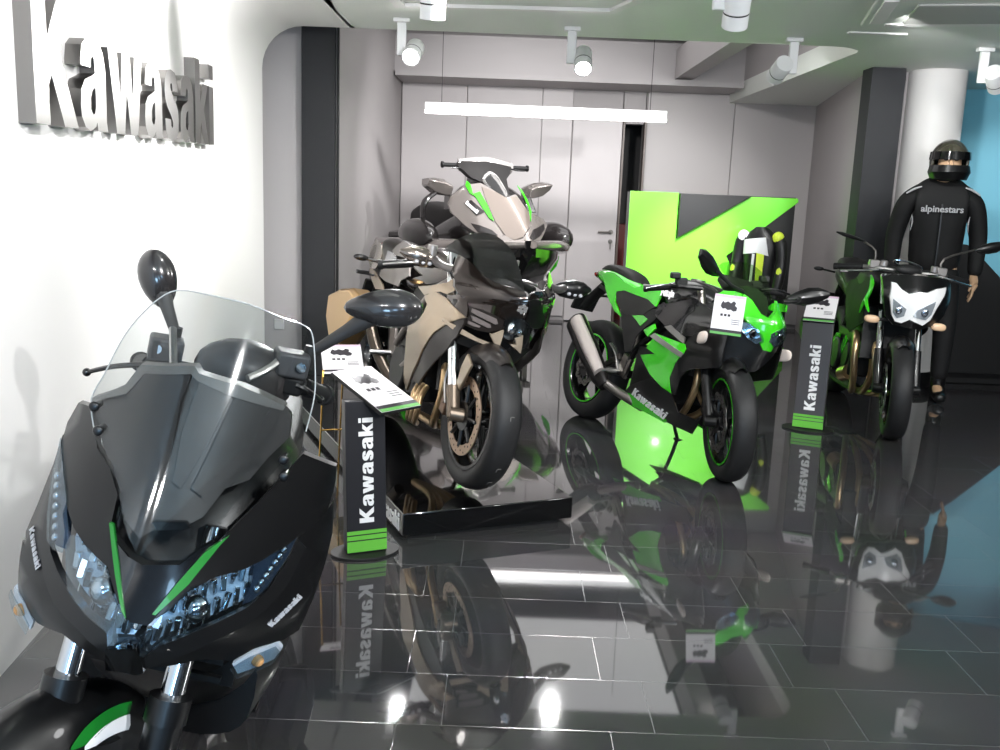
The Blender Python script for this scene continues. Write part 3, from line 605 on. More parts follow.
b = MB(); b.box((1.32, 11.3, 1.1), (1.2, 0.05, 2.3)); b.box((0.8, 11.0, 1.1), (0.05, 0.6, 2.3)); b.box((1.9, 11.0, 1.1), (0.05, 0.6, 2.3)); b.box((1.32, 11.0, 2.25), (1.2, 0.6, 0.05))
struct(obj('wall_closet', b, mat('dark_closet', (40, 38, 38), 0.6)))
# left side of the bay: pale stub wall, charcoal pillar, grey side wall
b = MB(); b.box((-1.66, 7.02, 1.6), (0.46, 0.1, 3.2)); struct(obj('wall_stub', b, mat('pale_grey_wall', (196, 192, 192), .55)))
b = MB(); b.box((-1.325, 7.05, 1.6), (0.215, 0.32, 3.2)); b.box((-1.44, 6.94, 1.6), (0.02, 0.1, 3.2)); struct(obj('trim_6', b, DARKP, bev=0.004))
b = MB()
b.prism([(-1.205, 6.93), (-1.15, 10.5), (-1.35, 10.5), (-1.35, 6.93)], lambda x, y: (x, y, 0), lambda x, y: (x, y, 3.2)); struct(obj('wall_bay_left', b, GREYW))
b = MB(); b.box((-1.2, 6.925, 1.6), (0.014, 0.03, 3.2)); struct(obj('trim_7', b, BLACKP))
# right return wall, charcoal pillar, pale sliver
b = MB(); b.prism([(2.70, 7.57), (3.225, 10.5), (3.45, 10.5), (2.9, 7.57)], lambda x, y: (x, y, 0), lambda x, y: (x, y, ZC + 0.14)); struct(obj('wall_bay_right', b, GREYW))
b = MB(); b.box((2.775, 7.47, ZC / 2), (0.25, 0.2, ZC)); struct(obj('trim_8', b, DARKP, bev=0.003))
b = MB(); b.box((2.98, 7.62, ZC / 2), (0.18, 0.1, ZC)); struct(obj('wall_stub_right', b, GREYW))
# round column
c = thing('column', '', ''); del c['label']; del c['category']; c['kind'] = 'structure'; c.location = (3.19, 7.5, 0)
b = MB(); b.cyl((0, 0, 0.12), (0, 0, ZC), 0.205, n=48); obj('column_shaft', b, mat('column_paint', (214, 212, 210), 0.5), c)
b = MB(); b.cyl((0, 0, 0), (0, 0, 0.12), 0.208, n=48); obj('column_plinth', b, BLACKP, c)
# turquoise wall on the right
b = MB(); pl = [(3.3, 8.9), (3.9, 8.5), (4.6, 8.2), (5.4, 8.05), (6.1, 8.0)]
b.prism(pl + [(p[0] + 0.05, p[1] + 0.15) for p in reversed(pl)], lambda x, y: (x, y, 0), lambda x, y: (x, y, ZC)); struct(obj('wall_turquoise', b, mat('turquoise_paint', (112, 184, 206), 0.6)))
b = MB(); b.box((6.15, 3.0, ZC / 2), (0.1, 10.2, ZC)); struct(obj('wall_right', b, mat('dark_side_wall', (60, 60, 62), 0.7)))
b = MB(); b.box((2.4, -2.05, ZC / 2), (7.6, 0.1, ZC)); struct(obj('wall_front', b, mat('dark_front_wall', (90, 92, 96), 0.7)))
# ceiling details: recessed panel outline, cassette air unit, slot grilles
b = MB()
pl = [(-0.72, 4.5), (-0.66, 5.63), (0.55, 5.55), (0.66, 5.2), (0.66, 4.5)]
ip = [(-0.66, 4.5), (-0.60, 5.57), (0.52, 5.495), (0.60, 5.2), (0.60, 4.5)]
b.loft([[(x, y, ZC + 0.001) for x, y in pl + ip[::-1]], [(x, y, ZC - 0.018) for x, y in pl + ip[::-1]]])
struct(obj('trim_9', b, WHITE))
a = thing('ceiling_air_unit', 'square white cassette air conditioner set flush in the ceiling at upper right', 'air conditioner', (2.24, 5.10, ZC), (0, 0, R(-14)))
b = MB(); b.box((0, 0, -0.012), (0.86, 0.86, 0.024)); obj('fascia', b, CEIL, a, bev=0.01)
b = MB(); b.box((0.03, 0.03, -0.03), (0.52, 0.52, 0.014)); obj('intake_grille', b, mat('intake_grey', (176, 176, 172), 0.6), a, bev=0.01)
for k, (p, s) in enumerate((((-0.36, 0, -0.026), (0.07, 0.62, 0.01)), ((0.36, 0, -0.026), (0.07, 0.62, 0.01)), ((0, 0.36, -0.026), (0.62, 0.07, 0.01)), ((0, -0.36, -0.026), (0.62, 0.07, 0.01)))):
    b = MB(); b.box(p, s); obj('louvre', b, WHITE, a, bev=0.003)
b = MB(); b.box((2.14, 5.94, ZC - 0.004), (0.34, 0.05, 0.010)); struct(obj('trim_10', b, WHITE, bev=0.002))
# wall socket plate
b = MB(); b.box((-1.63, 6.962, 0.355), (0.07, 0.016, 0.075)); tag(obj('wall_socket', b, WHITEV, bev=0.003), 'small white square socket plate on the grey wall left of the charcoal pillar', 'socket')

# raised metal sign on the left wall
def on_wall(s, h, o):        # s = distance along the wall, h = height, o = stand-off
    dv = Vector((-0.081, 1, 0)).normalized(); nv = Vector((dv.y, -dv.x, 0))
    return Vector((-1.383, 2.78, 1.515)) + dv * s + Vector((0, 0, 1)) * h + nv * o
sg = thing('wall_sign', 'large raised brushed-metal brand lettering on the white left wall', 'sign', on_wall(0, 0, 0))
org = on_wall(0, 0, 0)
x = 0; LS = 0.39; AS = 0.0
tot = word_len('Kawasaki', 1, 1); AS = 2.30 / (tot * LS)
for ch in 'Kawasaki':
    b = MB(); q = x
    adv = word_mesh(b, ch, LS, AS, lambda a, h: on_wall(q + a, h + 0.016 * (q + a), 0.05) - org, lambda a, h: on_wall(q + a, h + 0.016 * (q + a), -0.005) - org)
    obj('letter', b, LETTER, sg, sharp=30)
    x += adv + 0.045 * LS * AS

# hanging tube lamp
t = thing('tube_lamp', 'long glowing white tube lamp hung before the rear wall', 'lamp', (0.29, 8.1, 2.0))
b = MB(); b.box((0, 0, 0.03), (1.97, 0.06, 0.06)); obj('housing', b, WHITEV, t, bev=0.004)
b = MB(); b.box((0, 0, -0.012), (1.97, 0.052, 0.03)); obj('diffuser', b, mat('lit_diffuser', (255, 255, 255), emit=(255, 250, 248), estr=9), t, bev=0.006)
for s in (-0.85, 0.85):
    b = MB(); b.cyl((s, 0, 0.06), (s, 0, HI - 2.0), 0.0025, n=6); obj('hanging_wire', b, BLKM, t)
# ================================================================ parts shared by the machines
def cr1(rows, n=4): return crv(rows, n, closed=False)
def hull(b, secs, n=24, p=0.75, yc=0.0, sub=4):
    """solid along x from stations (x, z_low, z_high, half_width)"""
    sg = lambda t: math.copysign(abs(t) ** p, t); rings = []
    for x, zb, zt, w in cr1(secs, sub):
        rings.append([(x, yc + w * sg(math.cos(2 * PI * k / n)), (zb + zt) / 2 + (zt - zb) / 2 * sg(math.sin(2 * PI * k / n))) for k in range(n)])
    b.loft(rings); return b
def side_f(W, sgn, o=0.0): return lambda a, c: (a, sgn * (W(a, c) + o), c)
def front_f(S, o=0.0): return lambda a, c: (S(a, c) + o, a, c)
def side_panel(name, poly, W, m, parent, t=0.008, o=0.0, step=0.035, sides=(-1, 1), rnd=0, **kw):
    poly = crv(poly, rnd) if rnd else poly
    r = []
    for sg in sides:
        b = MB(); f = side_f(W, sg, o)
        b.sgn = -1 if Vector(f(0.5, .5)).y * 0 + sg < 0 else 1
        # normal of (a,c)->(a,sg*W,c) is (du x dv) = -y for sg>0; flip so that thickness goes inwards
        b.sgn = -sg * -1 if False else (-1 if sg > 0 else 1)
        b.sgn = -1
        ff = f
        # build with explicit inner surface
        r.append(obj(name, slab_panel(poly, f, side_f(W, sg, o - t), step), m, parent, **kw))
    return r
def slab_panel(poly, f, g, step=0.035, M=None, b=None):
    """outline laid on f(a,b) with its back on g(a,b)"""
    b = b or MB(M); pts = []
    for p in seg_sub(poly, step):
        if not pts or math.hypot(p[0] - pts[-1][0], p[1] - pts[-1][1]) > 1e-4: pts.append(p)
    n = len(pts); edges = [(i, (i + 1) % n) for i in range(n)]
    x0 = min(p[0] for p in pts); x1 = max(p[0] for p in pts); y0 = min(p[1] for p in pts); y1 = max(p[1] for p in pts)
    allp = list(pts); iy = 0; y = y0 + step / 2
    while y < y1:
        x = x0 + step / 2 + (step / 2 if iy % 2 else 0)
        while x < x1:
            if inside((x, y), pts) and min(math.hypot(x - q[0], y - q[1]) for q in pts) > step * 0.45: allp.append((x, y))
            x += step
        y += step * 0.87; iy += 1
    vs, es, fs, *_ = delaunay_2d_cdt([Vector(p) for p in allp], edges, [], 0, 1e-5)
    keep = []
    for fc in fs:
        c = (sum(vs[i][0] for i in fc) / len(fc), sum(vs[i][1] for i in fc) / len(fc))
        if inside(c, pts): keep.append(fc)
    A = [b.v(f(q[0], q[1])) for q in vs]; B = [b.v(g(q[0], q[1])) for q in vs]; ec = {}
    for fc in keep:
        b.face([A[i] for i in fc]); b.face([B[i] for i in reversed(fc)])
        for k in range(len(fc)):
            e = (fc[k], fc[(k + 1) % len(fc)])
            if (e[1], e[0]) in ec: del ec[(e[1], e[0])]
            else: ec[e] = 1
    for i, j in ec: b.face([A[j], A[i], B[i], B[j]])
    for v_ in [q for q in b.bm.verts if not q.link_faces]: b.bm.verts.remove(v_)
    return b
def front_panel(name, poly, S, m, parent, t=0.008, o=0.0, step=0.03, M=None, **kw):
    return obj(name, slab_panel(poly, front_f(S, o), front_f(S, o - t), step, M), m, parent, **kw)

def line_text(p0, p1, up, W, sgn, o):
    """map (along, up) in metres to the side surface, from p0 towards p1 in (x, z)"""
    dx, dz = p1[0] - p0[0], p1[1] - p0[1]; L = math.hypot(dx, dz); ux, uz = dx / L, dz / L
    wx_, wz_ = up[0] - p0[0], up[1] - p0[1]; H = math.hypot(wx_, wz_); wx_, wz_ = wx_ / H, wz_ / H
    def g(oo): return lambda a, h: (p0[0] + ux * a + wx_ * h, sgn * (W(p0[0] + ux * a + wx_ * h, p0[1] + uz * a + wz_ * h) + oo), p0[1] + uz * a + wz_ * h)
    return L, H, g(o), g(o - 0.004)

def tyre(b, c, Ro, w, rim):
    prof = []
    h = w / 2
    for k in range(13):
        a = -PI / 2 + PI * k / 12
        prof.append((Ro - 0.36 * w + 0.36 * w * math.cos(a) ** 0.8 if True else 0, h * math.sin(a)))
    prof = [(rim, -h * 0.72), (rim + 0.02, -h * 0.93)] + [(r, y) for r, y in prof] + [(rim + 0.02, h * 0.93), (rim, h * 0.72)]
    b.lathe(prof, c, (0, 1, 0), n=56); return b
def wheel(parent, name, M, c, Ro, w, rim, spokes, rim_m, hub_r=0.045, stripe=None, spoke_w=0.02, twin=True, lab=None):
    c = Vector(c)
    wt = obj(name, tyre(MB(M), c, Ro, w, rim), RUBBER, parent, sharp=60)
    b = MB(M); h = w * 0.40
    b.lathe([(rim + 0.004, -h), (rim + 0.004, h), (rim - 0.010, h), (rim - 0.028, h * 0.4), (rim - 0.028, -h * 0.4), (rim - 0.010, -h)], c, (0, 1, 0), n=56)
    b.cyl(c - Vector((0, h * 0.9, 0)), c + Vector((0, h * 0.9, 0)), hub_r, n=20)
    for k in range(spokes):
        a = 2 * PI * k / spokes + 0.3
        for da in ((-0.12, 0.12) if twin else (0,)):
            d0 = Vector((math.cos(a + da * 0.4), 0, math.sin(a + da * 0.4))); d1 = Vector((math.cos(a + da), 0, math.sin(a + da)))
            b.tube([c + d0 * hub_r * 0.8, c + (d0 + d1) * 0.5 * rim * 0.5, c + d1 * (rim - 0.02)], [spoke_w, spoke_w * 0.75, spoke_w * 0.8], n=8, sm=3, flat=0.6)
    rm = obj('wheel_rim', b, rim_m, wt)
    if stripe:
        b = MB(M)
        for s in (-1, 1): b.lathe([(rim - 0.001, s * (h + 0.0015)), (rim - 0.001, s * (h + 0.003)), (rim - 0.009, s * (h + 0.003)), (rim - 0.009, s * (h + 0.0015))], c, (0, 1, 0), n=56)
        obj('rim_stripe', b, stripe, wt)
    return wt
def disc(parent, name, M, c, R0, R1, t=0.005, petal=0, m=STEEL, carrier=BLKS, cr=0.05):
    """brake rotor: scalloped ring with drilled look, and its carrier"""
    b = MB(M); c = Vector(c); n = 96; ring = []
    for yy in (-t / 2, t / 2):
        for rad in (0, 1):
            ring.append([b.v(c + Vector((math.cos(2 * PI * k / n) * rr, yy, math.sin(2 * PI * k / n) * rr))) for k in range(n) for rr in [(R0 + (0.006 * math.cos(petal * 2 * PI * k / n) if petal else 0)) if rad else (R1 + (0.004 * math.cos(petal * 2 * PI * k / n) if petal else 0))]])
    b.bridge(ring[0], ring[1]); b.bridge(ring[1], ring[3]); b.bridge(ring[3], ring[2]); b.bridge(ring[2], ring[0])
    nf = len(b.bm.faces)
    for k in range(36):
        a = 2 * PI * (k + (k % 3) * .12) / 36; rr = R1 + (R0 - R1) * (0.25 + 0.25 * (k % 3)); q = c + Vector((math.cos(a) * rr, 0, math.sin(a) * rr))
        b.cyl(q - Vector((0, t / 2 + 0.0007, 0)), q + Vector((0, t / 2 + 0.0007, 0)), 0.0045, n=8)
    b.bm.faces.ensure_lookup_table()
    for f in b.bm.faces[nf:]: f.material_index = 1
    d = obj(name, b, [m, BLKM], parent, sharp=30)
    b = MB(M)
    for k in range(8):
        a = 2 * PI * k / 8; dv = Vector((math.cos(a), 0, math.sin(a)))
        b.cyl(c + dv * cr, c + dv * (R1 + 0.008), 0.009, n=8)
    b.cyl(c - Vector((0, 0.008, 0)), c + Vector((0, 0.008, 0)), cr + 0.006, n=24)
    obj('disc_carrier', b, carrier, d)
    return d
def caliper(parent, M, c, a, r, y, m=BLKS, size=(0.12, 0.05, 0.06)):
    b = MB(M); d = Vector((math.cos(a), 0, math.sin(a))); p = Vector(c) + d * r + Vector((0, y, 0))
    b.box(p, size, rot=(0, -a + PI / 2, 0)); b.cyl(p + Vector((0, -0.03, 0)), p + Vector((0, 0.03, 0)), 0.02)
    return obj('brake_caliper', b, m, parent, bev=0.008)
def arc_fender(parent, name, M, c, r, w, a0, a1, m, t=0.006, rise=0.03, n=28, tap=0.6):
    """curved mudguard over a wheel between angles a0..a1 (from +x, anticlockwise)"""
    b = MB(M); secs = []
    for k in range(n + 1):
        u = k / n; a = a0 + (a1 - a0) * u; ww = w / 2 * (1 - (1 - tap) * abs(2 * u - 1) ** 3); sec = []
        for j in range(11):
            s = -1 + 2 * j / 10; rr = r - rise * abs(s) ** 2.2
            sec.append((c[0] + rr * math.cos(a), c[1] + ww * s, c[2] + rr * math.sin(a)))
        for j in range(10, -1, -1):
            s = -1 + 2 * j / 10; rr = r - t - rise * abs(s) ** 2.2
            sec.append((c[0] + rr * math.cos(a), c[1] + (ww - t * .7) * s, c[2] + rr * math.sin(a)))
        secs.append(sec)
    b.loft(secs); return obj(name, b, m, parent, sharp=50)
def steer(p, rake, ang):
    """turning the front end about the steering axis through p"""
    ax = Vector((-math.sin(rake), 0, math.cos(rake)))
    return Matrix.Translation(p) @ Matrix.Rotation(ang, 4, ax) @ Matrix.Translation(-Vector(p))
def mirror_head(b, c, size, rot):
    """bulged shell with a flat back"""
    b.ell(c, size, rot, nu=20, nv=12, p=0.8); return b
def bike_root(key, name, label):
    o, yaw, lean = POSE[key]
    return thing(name, label, 'motorcycle', o, (R(lean), 0, R(yaw)))
def card_mat():
    return mat('card_white', (236, 232, 234), 0.25, coat=0.3)
INK = mat('card_ink', (48, 44, 50), 0.5); INKP = mat('card_pink_tint', (214, 186, 206), 0.4)
def print_card(parent, name, O, U, V, w, h, green=True, strip=0.0, t=0.004):
    """printed price sheet: tinted head, small machine picture, text lines, dark foot with green edge.  O lower-left corner, U right, V up"""
    O, U, V = Vector(O), Vector(U).normalized(), Vector(V).normalized(); N = U.cross(V)
    P = lambda a, c, o: O + U * a + V * c + N * o
    def quad(b, x0, y0, x1, y1, o0, o1): b.prism([(x0, y0), (x1, y0), (x1, y1), (x0, y1)], lambda a, c: P(a, c, o0), lambda a, c: P(a, c, o1))
    b = MB(); quad(b, 0, 0, w, h, 0, t); cd = obj(name, b, card_mat(), parent)
    b = MB(); quad(b, 0, h * .93, w, h, t, t + .0006); obj('printed_head', b, INKP, cd)
    b = MB()
    def blob(pts): b.prism([(x * w, y * h) for x, y in pts], lambda a, c: P(a, c, t), lambda a, c: P(a, c, t + .0008))
    blob([(.22, .70), (.30, .64), (.38, .66), (.46, .62), (.56, .64), (.64, .60), (.74, .62), (.76, .70), (.68, .75), (.70, .82), (.62, .86), (.54, .80), (.44, .84), (.34, .80), (.28, .84), (.24, .78)])
    for k in range(3): blob([(.25 + .12 * k, .46), (.33 + .12 * k, .46), (.33 + .12 * k, .52), (.25 + .12 * k, .52)])
    for k in range(3): blob([(.62, .28 + .05 * k), (.9, .28 + .05 * k), (.9, .295 + .05 * k), (.62, .295 + .05 * k)])
    obj('printed_picture', b, INK, cd)
    b = MB(); quad(b, 0, h * .06, w, h * .13, t, t + .0008); obj('printed_foot', b, INK, cd)
    if green:
        b = MB(); quad(b, 0, 0, w, h * .06, t, t + .0008); obj('green_edge', b, mat('card_green', (96, 170, 84), 0.4), cd)
    return cd
# ================================================================ green sport bike
def build_ninja():
    T = TRACED['ninja']; W = W_NINJA; S = S_NINJA
    r = bike_root('ninja', 'sport_motorcycle', 'lime green and black sport motorcycle standing on the tiles before the green panel')
    FA = (1.39, 0.0, 0.293); SM = Matrix.Translation((0, -.04, 0)) @ steer((1.36, 0, 0.293), R(27), R(-24))
    rimm = mat('black_wheel_rim', (10, 10, 10), 0.25, coat=0.5)
    fw = wheel(r, 'front_wheel', SM, FA, 0.296, 0.115, 0.216, 5, rimm, stripe=GREEN)
    rw = wheel(r, 'rear_wheel', Matrix(), (0, 0, 0.31), 0.312, 0.145, 0.216, 5, rimm, stripe=GREEN)
    disc(fw, 'brake_disc', SM, (1.405, -0.062, 0.293), 0.145, 0.105, petal=10)
    disc(rw, 'brake_disc', Matrix(), (0, -0.075, 0.31), 0.11, 0.075, petal=10)
    caliper(fw, SM, (1.405, -0.062, 0.293), R(150), 0.135, -0.02)
    caliper(rw, Matrix(), (0, -0.075, 0.31), R(60), 0.105, -0.02)
    b = MB(SM)
    up = Vector((-math.sin(R(27)), 0, math.cos(R(27))))
    for s in (-1, 1):
        p = Vector((1.36, s * 0.092, 0.30))
        b.cyl(p - up * 0.03, p + up * 0.27, 0.028, n=16); b.cyl(Vector((1.405, s * .06, .293)), Vector((1.375, s * .11, .293)), 0.03, n=14)
    loose('fork_leg', b, BLKS, r, by_side=True)
    b = MB(SM)
    for s in (-1, 1):
        p = Vector((1.36, s * 0.092, 0.30)); b.cyl(p + up * 0.27, p + up * 0.70, 0.02, n=14)
    b.box(Vector((1.36, 0, 0.30)) + up * 0.46, (0.06, 0.24, 0.035), rot=(0, -R(27), 0))
    loose('fork_tube', b, STEEL, r, by_side=True)
    arc_fender(r, 'front_fender', SM, FA, 0.325, 0.135, R(64), R(150), BLKS, rise=0.06)
    # engine, frame and swingarm
    b = MB(); b.box((0.78, 0, 0.42), (0.34, 0.30, 0.26)); b.cyl((0.70, -0.15, 0.36), (0.70, 0.15, 0.36), 0.09, n=24); b.cyl((0.86, -0.14, 0.40), (0.86, 0.14, 0.40), 0.08, n=24)
    b.box((0.90, 0, 0.60), (0.22, 0.26, 0.22), rot=(0, R(-15), 0)); obj('engine', b, mat('engine_black', (24, 24, 25), 0.4, 0.4), r, bev=0.012)
    b = MB()
    for s in (-1, 1):
        b.tube([(0.0, s * 0.105, 0.31), (0.25, s * 0.10, 0.34), (0.52, s * 0.09, 0.36)], [0.022, 0.026, 0.03], n=10, flat=0.8)
        b.tube([(1.12, s * 0.06, 0.86), (0.85, s * 0.14, 0.70), (0.58, s * 0.13, 0.52), (0.50, s * 0.12, 0.36)], 0.02, n=8)
        b.tube([(0.60, s * 0.11, 0.66), (0.3, s * 0.10, 0.74), (-0.05, s * 0.08, 0.82)], 0.014, n=8)
    obj('frame', b, BLKS, r)
    b = MB(); b.cyl((0.42, 0, 0.46), (0.34, 0, 0.72), 0.035, n=16); b.box((0.50, -0.13, 0.40), (0.09, 0.02, 0.12), rot=(0, .3, 0)); b.box((0.36, -0.14, 0.40), (0.2, 0.02, 0.03), rot=(0, -.5, 0)); obj('shock_absorber', b, STEEL, r)
    # radiator and header pipes
    b = MB(); b.box((1.10, 0, 0.58), (0.03, 0.30, 0.24), rot=(0, R(-12), 0)); obj('radiator', b, BLKM, r)
    b = MB()
    for s in (-1, 1): b.tube([(1.02, s * .06 - .03, 0.56), (1.13, s * .075 - .04, 0.50), (1.14, s * .07 - .04, 0.40), (1.08, s * .05 - .04, 0.28), (0.98, s * .02 - .04, 0.22), (0.8, -.05, 0.2)], 0.019, n=12)
    b.tube([(1.13, -.11, .42), (1.13, -.04, .34), (1.1, .03, .30)], 0.012)
    loose('header_pipe', b, BRONZE, r)
    # silencer
    A = Vector(T['muffler'][0]); Bv = Vector(T['muffler'][1]); d = (Bv - A).normalized()
    A = A + Vector((-0.02, 0.0, 0.0)); L = (Bv - A).length
    b = MB(); up2 = Vector((0, 0, 1)); x, y = frame_for(d); secs = []
    for u, s in ((0, 0.75), (0.03, 1.0), (0.5, 1.0), (0.85, 0.82), (1.0, 0.45)):
        c = A + d * (L * u); secs.append([c + x * (0.056 * s * math.cos(2 * PI * k / 20)) + y * (0.075 * s * math.sin(2 * PI * k / 20)) for k in range(20)])
    b.loft(secs); mu = obj('silencer', b, mat('silencer_black', (26, 24, 24), 0.3, 0.5), r)
    b = MB()
    secs = []
    for u, s in ((0.06, 1.0), (0.5, 1.02), (0.86, 0.8)):
        c = A + d * (L * u) + Vector((0.026, -0.026, 0.024)); secs.append([c + x * (0.036 * s * math.cos(2 * PI * k / 20)) + y * (0.046 * s * math.sin(2 * PI * k / 20)) for k in range(20)])
    b.loft(secs); obj('heat_shield', b, mat('shield_silver', (206, 196, 192), .32, .55), mu)
    b = MB(); b.tube([Bv - d * 0.03, (0.56, -0.17, 0.25), (0.72, -0.10, 0.21)], 0.026, n=12); obj('link_pipe', b, STEEL, mu)
    b = MB(); b.cyl(A - d * 0.012, A + d * .02, 0.03, n=18); obj('outlet', b, BLKM, mu)
    # core bodies under the panels
    core = BLKM
    b = MB(); hull(b, [(0.55, .58, .78, .11), (0.8, .56, .84, .14), (1.05, .56, .86, .15), (1.25, .62, .88, .12), (1.42, .68, .86, .06)]); obj('inner_fairing', b, core, r)
    tank = MB(); hull(tank, [(0.50, .76, .80, .07), (0.56, .72, .87, .12), (0.68, .72, .93, .15), (0.82, .74, .955, .16), (0.96, .78, .94, .14), (1.06, .80, .89, .08)], p=0.8)
    tk = obj('fuel_tank', tank, mat('tank_black', (16, 16, 17), 0.22, coat=0.8), r)
    b = MB(); b.cyl((0.80, 0, 0.945), (0.80, 0, 0.962), 0.04, n=24); obj('filler_cap', b, STEEL, tk)
    # tail, seats
    GP = GREEN
    b = MB(); hull(b, [(-0.20, .885, .905, .03), (-0.12, .85, .93, .075), (0.05, .80, .935, .10), (0.25, .76, .90, .105), (0.42, .72, .84, .10)]); tl = obj('tail_cowl', b, GP, r)
    side_panel('tail_panel', T['tail'], W, GP, r, o=0.004)
    b = MB(); hull(b, [(-0.16, .915, .94, .03), (-0.06, .91, .968, .06), (0.08, .90, .965, .075), (0.22, .86, .935, .075), (0.31, .85, .88, .05)]); obj('pillion_seat', b, mat('seat_vinyl', (30, 29, 29), 0.5), r)
    b = MB(); hull(b, [(0.24, .74, .80, .08), (0.34, .72, .80, .12), (0.48, .70, .805, .14), (0.60, .70, .82, .12), (0.70, .73, .86, .09)]); obj('rider_seat', b, mat('seat_vinyl', (30, 29, 29), 0.5), r)
    side_panel('seat_side', T['seat'], W, mat('seat_vinyl', (30, 29, 29), 0.5), r, o=0.002)
    side_panel('side_cover', T['cover'], W, BLKM, r, o=0.0)
    for n in ('green_a', 'green_b'): side_panel('cover_insert', T[n], W, GP, r, o=0.004)
    # fairing panels
    side_panel('flank_panel', T['flank'], W, GP, r, o=0.006)
    side_panel('flank_stripe', T['stripe'], W, mat('stripe_grey', (120, 118, 114), 0.3), r, o=0.009)
    side_panel('flank_panel', T['flank_top'], W, GP, r, o=0.007)
    side_panel('frame_cover', T['silver'], W, ALU, r, o=0.004)
    side_panel('belly_pan', T['belly'], W, BLKS, r, o=0.002)
    side_panel('belly_strip', T['belly_green'], W, GP, r, o=0.006)
    side_panel('front_fairing', T['front_black'], W, BLKS, r, o=0.004)
    side_panel('upper_fairing', T['upper_black'], W, mat('tank_black', (16, 16, 17), 0.22, coat=0.8), r, o=0.0)
    side_panel('cowl_side', T['cowl_green'], W, GP, r, o=0.004)
    front_panel('nose_cowl', T['nose'], S, GP, r, t=0.02)
    front_panel('jaw', T['jaw'], S, BLKS, r, t=.03, o=-.004); front_panel('cheek', T['cheek'], S, BLKS, r, t=.03, o=-.006)
    hm = mat('headlamp_reflector', (205, 210, 214), 0.12, 0.9)
    for n in ('lampR', 'lampL'):
        q = T[n]; c = (sum(a for a, _ in q) / len(q), sum(c for _, c in q) / len(q))
        h = front_panel('headlamp', q, S, hm, r, t=0.015, o=0.002)
        b = MB(); b.ell((S(*c) + 0.004, c[0], c[1]), (0.012, 0.02, 0.024)); obj('bulb_cover', b, BLKG, h)
        obj('lens', slab_panel(crv(q, 3), front_f(S, 0.014), front_f(S, 0.011), 0.03), LENS, h)
    front_panel('windscreen', crv(T['screen'], 3), lambda y, z: S(y, z) - 0.02, glass_mat('green_tint_screen', (214, 232, 204), 0.03), r, t=0.003, step=0.04)
    front_panel('screen_base', T['screen_dark'], lambda y, z: S(y, z) - 0.026, mat('dark_screen_base', (52, 54, 54), 0.12, coat=1.0), r, t=0.004)
    # turn signal on the right fairing, brake and clutch gear, mirrors
    for s in (-1, 1):
        b = MB(); b.ell((1.29, s * 0.262, 0.668), (0.055, 0.012, 0.032), rot=(0, R(-10), s * R(16)), p=0.7); obj('turn_signal', b, mat('signal_lens', (214, 200, 190), 0.15, coat=1), r)
        b = MB(SM); b.tube([(1.10, s * .10, .93), (1.07, s * .2, .935), (1.02, s * .25, .93)], 0.012); gp = obj('handlebar', b, BLKS, r)
        b = MB(SM); b.cyl((1.02, s * .245, .93), (0.965, s * .36, .915), 0.018, n=14); b.cyl((0.965, s * .36, .915), (.958, s * .375, .913), 0.021); obj('grip', b, BLKM, gp)
        b = MB(SM); b.tube([(1.06, s * .22, .935), (1.09, s * .28, .94), (1.04, s * .38, .915)], 0.006); obj('lever', b, BLKS, gp)
        b = MB(SM); b.box((1.04, s * .2, .955), (0.05, 0.06, 0.05)); b.box((1.05, s * .235, .99), (0.05, 0.05, 0.035)); obj('switch_box', b, BLKM, gp, bev=0.008)
        mc = Vector((1.315, -0.345, 1.02)) if s < 0 else Vector((1.27, 0.345, 0.99))
        b = MB(); b.tube([(1.34, s * .13, .93), (1.34, s * .22, .95), mc + Vector((0.0, -s * 0.05, -0.02))], [0.012, 0.008, 0.012], n=8); ms = obj('mirror_stalk', b, BLKS, r)
        b = MB(); secs = []
        for u, hh in ((-0.10, .012), (-0.055, .034), (0.0, .050), (0.05, .046), (0.10, .022)):
            secs.append([mc + Vector((dx * 0.028 * (1 - abs(u) * 4) + u * .35, s * u, hh * zz_ + u * .35)) for dx, zz_ in ((-.5, 1), (0.6, .7), (1, 0), (.6, -.7), (-.5, -1))])
        b.loft(secs); mh = obj('mirror_shell', b, BLKS, ms, bev=0.004)
        b = MB(); secs = []
        for u, hh in ((-0.055, .024), (0.0, .040), (0.06, .034)): secs.append([mc + Vector((-.5 * 0.028 * (1 - abs(u) * 4) + u * .35 + dx, s * u, hh * zz_ + u * .35)) for dx, zz_ in ((-.003, 1), (-.003, -1), (.001, -1), (.001, 1))])
        b.loft(secs); obj('mirror_glass', b, mat('mirror_glass', (150, 154, 158), 0.05, 1.0), mh)
    b = MB(); b.box((1.12, 0, 0.965), (0.09, 0.2, 0.05), rot=(0, R(35), 0)); obj('instrument_panel', b, BLKM, r, bev=0.015)
    # rear: lamp, plate carrier with signals, footrests, stand
    b = MB(); b.ell((-0.19, 0, .89), (0.025, 0.06, 0.025)); obj('tail_lamp', b, mat('red_lens', (120, 14, 14), 0.15, coat=1), r)
    b = MB(); b.tube([(-0.10, 0, .84), (-0.24, 0, .74), (-0.33, 0, .66)], [0.05, 0.045, 0.035], flat=0.5); b.box((-0.32, 0, .70), (0.02, 0.17, 0.12), rot=(0, R(25), 0)); pc = obj('plate_carrier', b, BLKM, r, bev=0.01)
